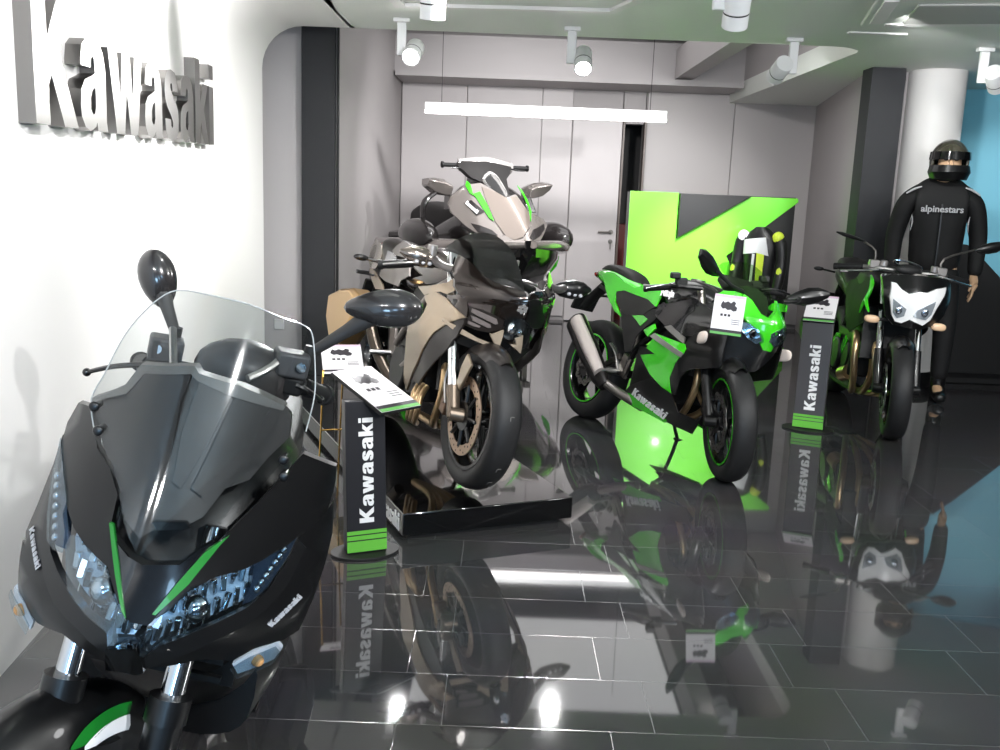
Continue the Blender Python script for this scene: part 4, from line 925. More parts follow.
    for s in (-1, 1):
        b = MB(); b.tube([(-0.25, s * .05, .76), (-0.26, s * .13, .77)], 0.008, sm=1); b.ell((-0.26, s * .16, .775), (0.02, 0.04, 0.018)); obj('rear_signal', b, BLKS, pc)
        b = MB(); b.cyl((0.46, s * .15, .36), (0.45, s * .25, .35), 0.012); obj('footrest', b, ALU, r)
        b = MB(); b.tube([(0.30, s * .13, .50), (0.40, s * .14, .45), (0.48, s * .15, .36)], 0.012, flat=.6); obj('footrest_bracket', b, ALU, r)
    b = MB(); b.tube([(0.62, 0.12, 0.26), (0.63, 0.19, 0.16), (0.64, 0.25, 0.05)], 0.011); b.box((0.645, 0.255, 0.053), (0.05, 0.04, 0.008)); obj('side_stand', b, BLKS, r)
    # lettering
    p0, p1, up = T['text']; 
    for s in (-1, 1):
        q0, q1, qu = (p0, p1, up) if s < 0 else (p1, p0, (p1[0] + up[0] - p0[0], p1[1] + up[1] - p0[1]))
        L, H, f, g = line_text(q0, q1, qu, W, s, 0.012); H = 0.062
        b = MB(); word_mesh(b, 'Kawasaki', H, L / word_len('Kawasaki', H, 1), f, g); obj('lettering', b, WHITEV, r)
        p0n, p1n, upn = T['ninja_text']; q0, q1, qu = (p0n, p1n, upn) if s < 0 else (p1n, p0n, (p1n[0] + upn[0] - p0n[0], p1n[1] + upn[1] - p0n[1]))
        WT = lambda x, z: 0.155 + (0.93 - z) * 0.25
        L, H, f, g = line_text(q0, q1, qu, WT, s, 0.012)
        f2, g2 = (lambda a, h: f(a - .03, h + .014)), (lambda a, h: g(a - .03, h + .014))
        b = MB(); text_mesh(b, 'Ninja', 0.06, f2, g2, shear=0.25, bold=0.0022, width=0.125); obj('lettering', b, WHITEV, r)
    # price sheet hung on the cowl
    c = thing('price_card', 'white printed price card hung on the headlamp side of the green motorcycle', 'card', (0, 0, 0))
    o, yaw, lean = POSE['ninja']; Mw = Matrix.Translation(o) @ Euler((R(lean), 0, R(yaw))).to_matrix().to_4x4()
    O = Mw @ Vector((1.43, -0.335, 0.70)); c.location = O
    U = Vector((0.97, -0.10, -0.08)); V = Vector((0.10, 0.12, 0.98)); V = (V - U.normalized() * V.dot(U.normalized()))
    print_card(c, 'sheet', (0, 0, 0), U, V, 0.145, 0.188)
    return r
NINJA = build_ninja()
# ================================================================ dark mirror-coated sport bike on the platform
def build_super():
    T = TRACED['h2']; W = W_H2; S = S_H2
    r = bike_root('h2', 'sport_motorcycle', 'dark bronze and taupe faired sport motorcycle parked on the low black platform')
    DK = mat('dark_mirror_coat', (58, 50, 46), 0.12, 0.8, coat=1.0)
    DK2 = mat('dark_brown_panel', (32, 27, 25), 0.36, 0.0, coat=0.2)
    TAN = mat('taupe_metallic', (158, 142, 122), 0.32, 0.75, coat=0.4)
    GR = mat('warm_grey_panel', (118, 112, 108), 0.35, 0.5)
    WB = 1.455; FA = (WB, 0, 0.30); SM = Matrix.Translation((0, -.07, 0)) @ steer((1.40, 0, 0.30), R(25), R(0))
    rimm = mat('black_wheel_rim', (10, 10, 10), 0.25, coat=0.5)
    fw = wheel(r, 'front_wheel', SM, FA, 0.302, 0.125, 0.218, 5, rimm, spoke_w=0.022)
    rw = wheel(r, 'rear_wheel', Matrix(), (0, 0, 0.325), 0.325, 0.20, 0.218, 5, rimm)
    DM = mat('disc_copper_steel', (176, 152, 132), 0.3, 1.0)
    for s in (-1, 1):
        disc(fw, 'brake_disc', SM, (WB, s * 0.07, 0.30), 0.165, 0.122, m=DM, cr=0.055)
        caliper(fw, SM, (WB, s * 0.07, 0.30), R(165), 0.145, s * 0.02, m=mat('caliper_bronze', (120, 96, 80), 0.35, 0.8), size=(0.13, 0.05, 0.06))
    b = MB(SM)
    for s in (-1, 1):
        b.lathe([(0.0, s * .058), (.022, s * .058), (.022, s * .068), (0, s * .068)], FA, (0, 1, 0), n=20)
    loose('axle_nut', b, STEEL, fw)
    up = Vector((-math.sin(R(25)), 0, math.cos(R(25))))
    b = MB(SM)
    for s in (-1, 1):
        p = Vector((1.425, s * 0.108, 0.30)); b.cyl(p - up * 0.02, p + up * 0.12, 0.028, n=16)
        b.box(p + up * 0.06 + Vector((-.02, 0, 0)), (0.06, 0.026, 0.14), rot=(0, -R(25), 0)); b.cyl((WB, s * .07, .30), (WB - .02, s * .13, .30), 0.03, n=14)
    loose('fork_leg', b, mat('fork_taupe', (112, 100, 88), .35, .7), r, by_side=True, bev=0.004)
    b = MB(SM)
    for s in (-1, 1):
        p = Vector((1.425, s * 0.108, 0.30)); b.cyl(p + up * 0.11, p + up * 0.42, 0.0235, n=16); b.cyl(p + up * .42, p + up * .72, 0.028, n=16)
    loose('fork_tube', b, CHROME, r, by_side=True)
    b = MB(SM)
    for s in (-1, 1): b.tube([(1.34, s * .12, .52), (1.33, s * .13, .42), (1.36, s * .125, .33)], 0.006)
    loose('brake_hose', b, STEEL, r, by_side=True)
    fe = arc_fender(r, 'front_fender', SM, FA, 0.320, 0.15, R(56), R(130), DK2, rise=0.055)
    for s in (-1, 1):
        b = MB(SM); b.prism([(1.50, .52), (1.44, .56), (1.40, .50), (1.38, .42), (1.42, .40), (1.46, .46)], lambda a, c: (a, s * .088, c), lambda a, c: (a, s * .100, c))
        obj('fender_bracket', b, TAN, fe, bev=0.004)
    b = MB(); b.box((0.80, 0, 0.42), (0.42, 0.34, 0.32)); b.cyl((0.70, -0.2, 0.36), (0.70, 0.2, 0.36), 0.11, n=24); b.cyl((0.92, -0.19, 0.42), (0.92, 0.19, 0.42), 0.10, n=24); b.box((0.95, 0, 0.62), (0.26, 0.30, 0.24), rot=(0, R(-15), 0))
    obj('engine', b, mat('engine_black', (24, 24, 25), 0.4, 0.4), r, bev=0.012)
    b = MB()
    for s in (-1, 1):
        P = [(1.12, .08, .88), (0.98, .17, .78), (0.76, .19, .60), (0.56, .17, .46)]; Q = [(1.12, .08, .80), (0.96, .19, .60), (0.80, .19, .40), (0.56, .16, .36)]
        for L in (P, Q): b.tube([(a, s * y, z) for a, y, z in L], 0.017, n=10)
        for i, j in ((0, 0), (1, 1), (2, 1), (2, 2), (1, 0)): b.tube([(P[i][0], s * P[i][1], P[i][2]), (Q[j][0], s * Q[j][1], Q[j][2])], 0.013, sm=1)
    obj('trellis_frame', b, GR, r)
    b = MB(); b.tube([(0, .13, .325), (0.3, .12, .34), (0.56, .09, .38)], [0.03, 0.04, 0.05], n=10, flat=.7); b.tube([(0.12, .12, .40), (0.4, .11, .46), (.56, .09, .45)], .02); obj('swingarm', b, GR, r)
    b = MB(); b.box((1.15, 0, 0.52), (0.03, 0.34, 0.34), rot=(0, R(-12), 0)); obj('radiator', b, BLKM, r)
    b = MB()
    for k in range(4):
        y0 = -.13 + .075 * k
        b.tube([(1.08, y0, 0.50), (1.19, y0 - .02, 0.44), (1.20, y0 - .02, 0.33), (1.12, y0 * .8 - .03, 0.20), (0.95, -.06 + .02 * k, 0.15), (0.7, -.06, 0.15)], 0.0185, n=12)
    for k in range(3): b.tube([(1.06 - .045 * k, -.17, .34), (1.10 - .045 * k, -.205, .30), (1.11 - .045 * k, -.215, .24), (1.06 - .045 * k, -.20, .18), (0.96 - .045 * k, -.15, .15)], 0.014, n=10)
    loose('header_pipe', b, BRONZE, r)
    # silencer, a tall faceted box
    q = T['silencer']; GOLD = mat('bronze_silencer', (196, 160, 112), 0.3, 0.9)
    cx = sum(a for a, _ in q) / len(q); cz = sum(c for _, c in q) / len(q)
    b = MB(); b.loft([[(a, -.325, c) for a, c in [(cx + (a - cx) * .86, cz + (c - cz) * .86) for a, c in q]], [(a, -.30, c) for a, c in q], [(a, -.22, c) for a, c in q], [(a, -.19, c) for a, c in [(cx + (a - cx) * .86, cz + (c - cz) * .86) for a, c in q]]])
    si = obj('silencer', b, GOLD, r, sharp=25, bev=0.006)
    b = MB(); b.tube([(0.28, -.25, .58), (0.42, -.22, .40), (0.62, -.12, .2)], 0.03, n=12); obj('link_pipe', b, mat('dark_pipe', (60, 54, 48), .35, .9), si)
    # bodies
    b = MB(); hull(b, [(0.60, .60, .80, .14), (0.85, .50, .86, .17), (1.10, .48, .88, .18), (1.28, .60, .88, .13), (1.40, .66, .84, .06)]); obj('inner_fairing', b, BLKM, r)
    b = MB(); hull(b, [(0.32, .76, .82, .08), (0.42, .72, .90, .14), (0.60, .72, .955, .17), (0.80, .74, .97, .175), (0.98, .78, .94, .15), (1.08, .80, .90, .08)], p=.7); tk = obj('fuel_tank', b, DK, r)
    b = MB(); b.cyl((0.80, 0, 0.96), (0.80, 0, 0.98), 0.04, n=24); obj('filler_cap', b, STEEL, tk)
    b = MB(); hull(b, [(-0.30, .90, .93, .03), (-0.22, .84, .96, .08), (-0.05, .78, .96, .12), (0.12, .74, .93, .13), (0.30, .72, .84, .12)]); obj('tail_cowl', b, DK2, r)
    b = MB(); hull(b, [(0.08, .80, .90, .07), (0.14, .78, .92, .11), (0.24, .78, .86, .13), (0.36, .78, .845, .12), (0.46, .80, .87, .08)]); obj('rider_seat', b, mat('seat_vinyl', (30, 29, 29), 0.5), r)
    side_panel('tank_side', T['tank_side'], W, GR, r, o=0.004)
    side_panel('knee_pad', T['tank_top'], lambda x, z: W(x, z) + .01, mat('pad_grey', (92, 88, 86), 0.5), r)
    side_panel('side_badge', T['tank_mark'], W, mat('badge_silver', (190, 190, 192), 0.25, 0.8), r, o=0.008)
    side_panel('tail_panel', T['tail_strip'], W, mat('tail_silver', (190, 180, 168), 0.22, 0.9, coat=.6), r, o=0.006)
    side_panel('tail_strut', T['tail_strut'], W, TAN, r, o=0.006)
    side_panel('flank_panel', T['flank'], W, TAN, r, o=0.006, sides=(-1, 1))
    side_panel('flank_trim', T['flank_dark'], W, DK2, r, o=-0.002)
    side_panel('shoulder_panel', T['shoulder'], W, DK, r, o=0.004)
    side_panel('upper_panel', T['upper_tan'], W, TAN, r, o=0.003)
    # nose
    front_panel('nose_cowl', T['nose'], S, DK, r, t=0.02)
    front_panel('nose_cowl', [(-a - .0, c) for a, c in T['nose'] if True][::-1], lambda y, z: S(y, z) - .004, DK, r, t=0.02)
    front_panel('intake_face', T['intake_face'], S, DK2, r, t=0.02, o=0.002)
    for n in ('slat_a', 'slat_b', 'slat_c'): front_panel('intake_slat', T[n], S, mat('slat_grey', (112, 104, 102), 0.4), r, t=0.012, o=0.010)
    q = T['lamp']; lc = (sum(a for a, _ in q) / len(q), sum(c for _, c in q) / len(q))
    lm = front_panel('headlamp', q, S, BLKG, r, t=0.02, o=0.006)
    b = MB(); b.ell((S(*lc) + .010, lc[0] - .02, lc[1]), (.016, .016, .026)); b.ell((S(*lc) + .010, lc[0] + .018, lc[1] - .012), (.014, .013, .015)); loose('projector', b, CHROME, lm)
    obj('lens', slab_panel(crv(q, 3), front_f(S, 0.024), front_f(S, 0.021), 0.03), LENS, lm)
    front_panel('duct_cover', T['left_duct'], S, BLKS, r, t=0.03, o=0.004)
    front_panel('intake_duct', T['left_mouth'], S, BLKG, r, t=0.05, o=0.0)
    for n in ('blade_r', 'fang_r', 'fang_l'): front_panel('nose_blade', T[n], S, mat('blade_taupe', (182, 166, 146), .35, .3), r, t=.012, o=.03)
    front_panel('chin', T['chin'], S, BLKS, r, t=0.03, o=-0.01)
    front_panel('windscreen', crv(T['screen'], 3), lambda y, z: S(y, z) - .012, glass_mat('smoke_screen', (140, 140, 140), 0.08), r, t=0.004, step=0.04)
    # emblem: a small silver river mark on the nose
    ec = (lc[0] + .0, lc[1] + .085); b = MB()
    for k in range(6):
        a = PI / 3 * k + PI / 6
        b.prism([(ec[0] + rr * math.cos(a + da), ec[1] + rr * math.sin(a + da)) for rr, da in ((.004, -.5), (.017, -.42), (.021, 0), (.017, .42), (.004, .5))], lambda p, c: (S(p, c) + .004, p, c), lambda p, c: (S(p, c) - .003, p, c))
    obj('emblem', b, mat('emblem_silver', (206, 204, 202), 0.25, 0.7), r)
    # cockpit
    b = MB(); b.box((1.14, 0, .955), (.09, .2, .05), rot=(0, R(35), 0)); obj('instrument_panel', b, BLKM, r, bev=.015)
    b = MB(); b.box((1.10, 0, .915), (.10, .24, .03), rot=(0, -R(20), 0)); obj('top_yoke', b, STEEL, r, bev=.006)
    for s in (-1, 1):
        b = MB(SM); b.tube([(1.11, s * .10, .885), (1.08, s * .2, .885), (1.03, s * .25, .875)], .012); hb = obj('handlebar', b, BLKS, r)
        b = MB(SM); b.cyl((1.03, s * .25, .875), (.97, s * .37, .845), .019, n=14); b.cyl((.97, s * .37, .845), (.962, s * .385, .842), .022); obj('grip', b, BLKM, hb)
        b = MB(SM); b.tube([(1.09, s * .22, .88), (1.12, s * .29, .88), (1.07, s * .40, .85)], [.008, .006, .005]); obj('lever', b, ALU, hb)
        b = MB(SM); b.box((1.08, s * .21, .91), (.05, .05, .04)); b.cyl((1.10, s * .20, .92), (1.10, s * .20, .97), .022, n=16); obj('reservoir', b, mat('reservoir_grey', (150, 146, 144), .3, .6), hb, bev=.004)
    # mirrors: right one a bright shell, left one on its stalk with a lamp cluster
    for s in (-1, 1):
        mc = Vector((1.10, -.31, .91)) if s < 0 else Vector((1.20, .40, .885))
        b = MB(); root_ = Vector((1.33, s * .17, .885)); b.tube([root_, root_.lerp(mc, .5) + Vector((0, 0, -.01)), mc - Vector((0, s * .05, 0))], [.022, .017, .02], n=10); st = obj('mirror_stalk', b, mat('stalk_grey', (96, 92, 92), .3, .5), r)
        b = MB(); secs = []
        for u, hh, dd in ((-.10, .010, .008), (-.06, .035, .026), (0, .045, .034), (.05, .036, .026), (.10, .008, .006)):
            secs.append([mc + Vector((dd * math.cos(2 * PI * k / 16) - abs(u) * .15, s * u, hh * math.sin(2 * PI * k / 16) + u * .10)) for k in range(16)])
        b.loft(secs); sh = obj('mirror_shell', b, mat('mirror_shell_bronze', (150, 140, 132), .16, .9) if s < 0 else BLKS, st)
        b = MB()
        for u in (-.03, 0, .03): b.ell(mc + Vector((.022, s * u, -.022)), (.010, .010, .009))
        loose('indicator_lamp', b, mat('indicator_clear', (216, 216, 220), .15, .4), st)
    # rear signals and plate carrier
    b = MB(); b.tube([(-.22, 0, .82), (-.34, 0, .72), (-.42, 0, .62)], [.05, .04, .035], flat=.5); b.box((-.42, 0, .64), (.02, .18, .14), rot=(0, R(25), 0)); pc = obj('plate_carrier', b, BLKM, r, bev=.01)
    for s in (-1, 1):
        b = MB(); b.tube([(-.10, s * .10, .82), (-.12, s * .18, .825)], .008, sm=1); b.ell((-.12, s * .215, .828), (.02, .045, .018)); obj('rear_signal', b, BLKS, pc)
        b = MB(); b.tube([(-.08, s * .10, .74), (-.1, s * .17, .745)], .007, sm=1); b.box((-.1, s * .20, .75), (.03, .07, .022)); obj('rear_reflector', b, BLKS, pc, bev=.006)
        b = MB(); b.cyl((.48, s * .16, .40), (.47, s * .27, .39), .012); obj('footrest', b, ALU, r)
        b = MB(); b.prism([(.36, .60), (.50, .52), (.54, .40), (.46, .38), (.42, .48)], lambda a, c: (a, s * .15, c), lambda a, c: (a, s * .165, c)); obj('footrest_plate', b, GR, r, bev=.004)
    b = MB(); b.ell((-.29, 0, .92), (.02, .06, .02)); obj('tail_lamp', b, mat('red_lens', (120, 14, 14), .15, coat=1), r)
    b = MB(); b.tube([(.66, .14, .26), (.67, .22, .14), (.68, .27, .035)], .012); b.box((.685, .275, .036), (.05, .04, .008)); obj('side_stand', b, BLKS, r)
    # chalk marks on the tread
    for k, a in enumerate((-.85, -.55, .2)):
        b = MB(SM)
        b.box((WB + .3035 * math.cos(a), -.005, .30 + .3035 * math.sin(a)), (.0015, .004, .016), rot=(0, -a, 0)); b.box((WB + .3035 * math.cos(a + .03), .004, .30 + .3035 * math.sin(a + .03)), (.0015, .014, .004), rot=(0, -a, 0))
        obj('chalk_mark', b, mat('chalk', (96, 94, 92), .8), fw)
    return r
SUPER = build_super()

# ---------------------------------------------------------------- low black platform
pf = thing('display_platform', 'low gloss black platform under the dark bronze motorcycle', 'platform', (-0.36, 3.60, 0))
px = Vector((0.918, 0.397, 0)); py = Vector((-0.397, 0.918, 0))
def pfp(a, c, z): return px * a + py * c + Vector((0, 0, z))
b = MB(); b.prism([(0, 0), (.75, 0), (.75, 2.35), (0, 2.35)], lambda x, y: pfp(x, y, .022), lambda x, y: pfp(x, y, .115)); obj('deck', b, BLKG, pf, bev=.004)
b = MB(); b.prism([(.03, .03), (.70, .03), (.70, 2.3), (.03, 2.3)], lambda x, y: pfp(x, y, 0), lambda x, y: pfp(x, y, .024)); obj('plinth', b, BLKM, pf)
b = MB(); Lw = word_len('Kawasaki', .07, 1)
word_mesh(b, 'Kawasaki', .07, 1, lambda a, h: pfp(-.002, .05 + Lw - a, .03 + h), lambda a, h: pfp(.004, .05 + Lw - a, .03 + h)); obj('lettering', b, WHITEV, pf)
# ================================================================ naked roadster with the white lamp mask
def build_naked():
    T = TRACED['z']; W = W_Z; S = S_Z
    r = bike_root('z', 'naked_motorcycle', 'black and green naked motorcycle with bright white headlamp mask, in front of the mannequin')
    WB = 1.445; FA = (WB, 0, 0.30); SM = steer((1.39, 0, 0.30), R(24), R(-11))
    rimm = mat('black_wheel_rim', (10, 10, 10), 0.25, coat=0.5)
    fw = wheel(r, 'front_wheel', SM, FA, 0.30, 0.122, 0.218, 5, rimm)
    rw = wheel(r, 'rear_wheel', Matrix(), (0, 0, 0.32), 0.32, 0.18, 0.218, 5, rimm)
    for s in (-1, 1):
        disc(fw, 'brake_disc', SM, (WB, s * 0.072, 0.30), 0.152, 0.112, petal=10, m=ALU)
        caliper(fw, SM, (WB, s * 0.072, 0.30), R(165), 0.135, s * 0.02)
    disc(rw, 'brake_disc', Matrix(), (0, -.085, .32), .115, .08, petal=10)
    up = Vector((-math.sin(R(24)), 0, math.cos(R(24))))
    b = MB(SM)
    for s in (-1, 1):
        p = Vector((1.41, s * .105, .30)); b.cyl(p - up * .03, p + up * .24, .029, n=16); b.cyl((WB, s * .07, .30), (WB - .02, s * .125, .30), .028, n=14)
    loose('fork_leg', b, BLKS, r, by_side=True)
    b = MB(SM)
    for s in (-1, 1):
        p = Vector((1.41, s * .105, .30)); b.cyl(p + up * .22, p + up * .72, .0215, n=16)
    b.box(Vector((1.41, 0, .30)) + up * .50, (.06, .26, .04), rot=(0, -R(24), 0))
    loose('fork_tube', b, CHROME, r, by_side=True)
    arc_fender(r, 'front_fender', SM, FA, .325, .14, R(62), R(135), BLKS, rise=.05)
    b = MB(); b.box((.80, 0, .42), (.40, .38, .28)); b.cyl((.70, -.22, .38), (.70, .22, .38), .105, n=24); b.box((.94, 0, .60), (.24, .34, .24), rot=(0, R(-18), 0)); b.cyl((.88, -.2, .40), (.88, .2, .40), .09, n=24); obj('engine', b, mat('engine_black', (24, 24, 25), .4, .4), r, bev=.012)
    b = MB(); b.box((1.12, 0, .56), (.03, .36, .28), rot=(0, R(-14), 0)); obj('radiator', b, BLKM, r)
    b = MB()
    for k in range(4):
        y0 = -.19 + .115 * k; s_ = -1 if k < 2 else 1
        b.tube([(1.02, y0, .56), (1.12, y0 - .015, .53), (1.15, y0 - .015, .42), (1.12, y0 * .9 - .01, .30), (1.0, y0 * .6 - .03, .19), (.8, -.05 + y0 * .2, .16)], .022, n=12)
    loose('header_pipe', b, BRONZE, r)
    b = MB(); b.cyl((.98, -.17, .30), (.90, -.19, .27), .05, n=20); obj('collector', b, BRONZE, r)
    b = MB(); b.tube([(.78, -.04, .16), (.5, -.12, .18), (.3, -.18, .26)], .03); hull(b, [(-.25, .36, .50, .05), (-.2, .32, .54, .07), (.1, .26, .46, .075), (.32, .20, .34, .05)], yc=-.21); obj('silencer', b, mat('silencer_black', (26, 24, 24), .3, .5), r)
    b = MB()
    for s in (-1, 1):
        b.tube([(0, s * .12, .32), (.3, s * .11, .35), (.56, s * .09, .38)], [.025, .03, .035], flat=.8)
        b.tube([(1.10, s * .07, .88), (.88, s * .17, .76), (.62, s * .16, .56), (.54, s * .14, .38)], .024)
    obj('frame', b, BLKS, r)
    b = MB(); hull(b, [(.44, .74, .80, .07), (.52, .72, .88, .13), (.70, .70, .97, .17), (.90, .74, 1.0, .18), (1.06, .80, .95, .15), (1.16, .82, .90, .08)], p=.7); obj('fuel_tank', b, mat('tank_olive_black', (20, 21, 19), .5, spec=.3), r)
    b = MB(); hull(b, [(-.30, .90, .94, .04), (-.20, .88, .985, .09), (0, .86, .985, .11), (.16, .82, .91, .12), (.34, .78, .86, .13), (.50, .78, .87, .10)]); obj('seat', b, mat('seat_vinyl', (30, 29, 29), .5), r)
    b = MB(); hull(b, [(-.36, .86, .91, .03), (-.2, .80, .90, .09), (.1, .74, .86, .11), (.36, .70, .80, .11)]); obj('tail_cowl', b, BLKS, r)
    side_panel('tank_shroud', T['tank_panel'], W, mat('shroud_dark_olive', (15, 15, 15), .6, spec=.2), r, o=.004)
    side_panel('side_cover', T['side_cover'], W, mat('shroud_dark_olive', (15, 15, 15), .6, spec=.2), r, o=-.004)
    for n in ('green_low', 'green_low2'): side_panel('green_trim', T[n], W, GREEN, r, o=.004)
    for s in (-1, 1):
        for pts in ([(1.07, .935), (1.13, .90), (1.16, .84), (1.15, .76), (1.12, .70)], [(1.15, .80), (1.20, .76), (1.24, .72)]):
            b = MB(); b.tube([(a, s * (W(a, c) + .012), c) for a, c in pts], [.006, .014, .012, .010, .004], n=8, flat=.6); obj('green_trim', b, GREEN, r)
    front_panel('lamp_surround', T['surround'], lambda y, z: S(y, z) - .02, BLKS, r, t=.03)
    MK = mat('white_mask', (240, 240, 240), .25, coat=1)
    mk = front_panel('lamp_mask', T['mask'], S, MK, r, t=.02, o=.012)
    for n in ('lampR', 'lampL'):
        h = front_panel('headlamp', T[n], S, mat('lamp_reflector_bright', (222, 232, 242), .22, .7), mk, t=.01, o=.018)
        
    for n in ('lampR', 'lampL'):
        q = T[n]; c = (sum(a for a, _ in q) / len(q), sum(c for _, c in q) / len(q))
        b = MB(); b.ell((S(*c) + .022, c[0], c[1]), (.012, .022, .026)); obj('projector', b, mat('projector_grey', (170, 178, 190), .15, .9), mk)
    # cockpit: bar, clamps, grips, levers, meter
    for s in (-1, 1):
        lv = Vector((1.24, -.305, .948)) if s < 0 else Vector((1.42, .40, .972))
        c0 = Vector((1.20, s * .08, .985)); b = MB(); b.tube([c0, Vector((1.19, s * .18, .99)), Vector((1.13, s * .25, .985))], .013); hb = obj('handlebar', b, ALU, r)
        b = MB(); b.cyl((1.13, s * .25, .985), (1.06, s * .385, .965), .018); b.cyl((1.06, s * .385, .965), (1.05, s * .405, .962), .021); obj('grip', b, BLKM, hb)
        b = MB(); b.tube([(1.21, s * .16, .98), (1.25, s * .22, .975), (1.20, s * .33, .955), (1.17, s * .39, .945)], [.013, .013, .011, .009], flat=.7); obj('lever', b, CHROME, hb)
        b = MB(); b.box((1.17, s * .20, 1.01), (.05, .06, .05)); b.cyl((1.20, s * .15, 1.0), (1.20, s * .15, 1.04), .022); obj('switch_box', b, mat('reservoir_grey', (150, 146, 144), .3, .6), hb, bev=.006)
        mc = Vector((1.12, -.35, 1.155)) if s < 0 else Vector((1.12, .47, 1.185))
        b = MB(); b.tube([(1.17, s * .20, 1.0), (1.17, s * .205, 1.09), mc - Vector((0, s * .08, .02))], [.007, .007, .006], sm=3); ms = obj('mirror_stalk', b, STEEL, hb)
        b = MB(); secs = []
        for u, hh in ((-.085, .008), (-.05, .026), (0, .036), (.05, .034), (.09, .012)):
            secs.append([mc + Vector((hh * .6 * math.cos(2 * PI * k / 14) - u * .2, s * u, hh * math.sin(2 * PI * k / 14) * (1 if s > 0 else .35) + u * (.25 if s > 0 else .2))) for k in range(14)])
        b.loft(secs); obj('mirror_shell', b, BLKS, ms)
        sg = Vector((1.33, s * .195, .690)); b = MB(); b.cyl((1.33, s * .08, .70), sg - Vector((0, s * .03, 0)), .010); st = obj('signal_stalk', b, BLKS, r)
        b = MB(); b.ell(sg, (.022, .046, .024), p=.8); obj('turn_signal', b, mat('signal_amber_clear', (222, 186, 150), .15, coat=1), st)
    b = MB(); b.ell((1.24, -.01, 1.0), (.03, .085, .035), rot=(0, R(-25), R(10))); mt = obj('instrument_panel', b, BLKM, r)
    b = MB(); ring = [Vector((1.235 + .012 * math.sin(2 * PI * k / 24), -.02 + .085 * math.cos(2 * PI * k / 24), 1.03 + .018 * math.sin(2 * PI * k / 24) - .014 * math.cos(2 * PI * k / 24))) for k in range(25)]
    b.tube(ring, .006, sm=1); obj('chrome_bezel', b, CHROME, mt)
    b = MB(); b.box((1.25, .02, .975), (.02, .16, .025), rot=(0, 0, 0)); obj('bar_clamp', b, STEEL, r, bev=.006)
    # rear light, plate carrier, stand
    b = MB(); b.ell((-.33, 0, .90), (.03, .05, .02)); obj('tail_lamp', b, mat('red_lens', (120, 14, 14), .15, coat=1), r)
    b = MB(); b.tube([(-.2, 0, .82), (-.32, 0, .72), (-.4, 0, .62)], [.05, .04, .03], flat=.5); b.box((-.40, 0, .64), (.02, .18, .12), rot=(0, R(25), 0)); pc = obj('plate_carrier', b, BLKM, r, bev=.01)
    for s in (-1, 1):
        b = MB(); b.tube([(-.25, s * .08, .86), (-.27, s * .17, .87)], .008, sm=1); b.ell((-.27, s * .20, .872), (.02, .04, .016)); obj('rear_signal', b, BLKS, pc)
        b = MB(); b.cyl((.46, s * .17, .38), (.45, s * .27, .37), .012); obj('footrest', b, ALU, r)
    b = MB(); b.tube([(.62, .15, .26), (.63, .22, .14), (.64, .27, .02)], .012); b.box((.645, .275, .022), (.05, .04, .008)); obj('side_stand', b, BLKS, r)
    return r
NAKED = build_naked()

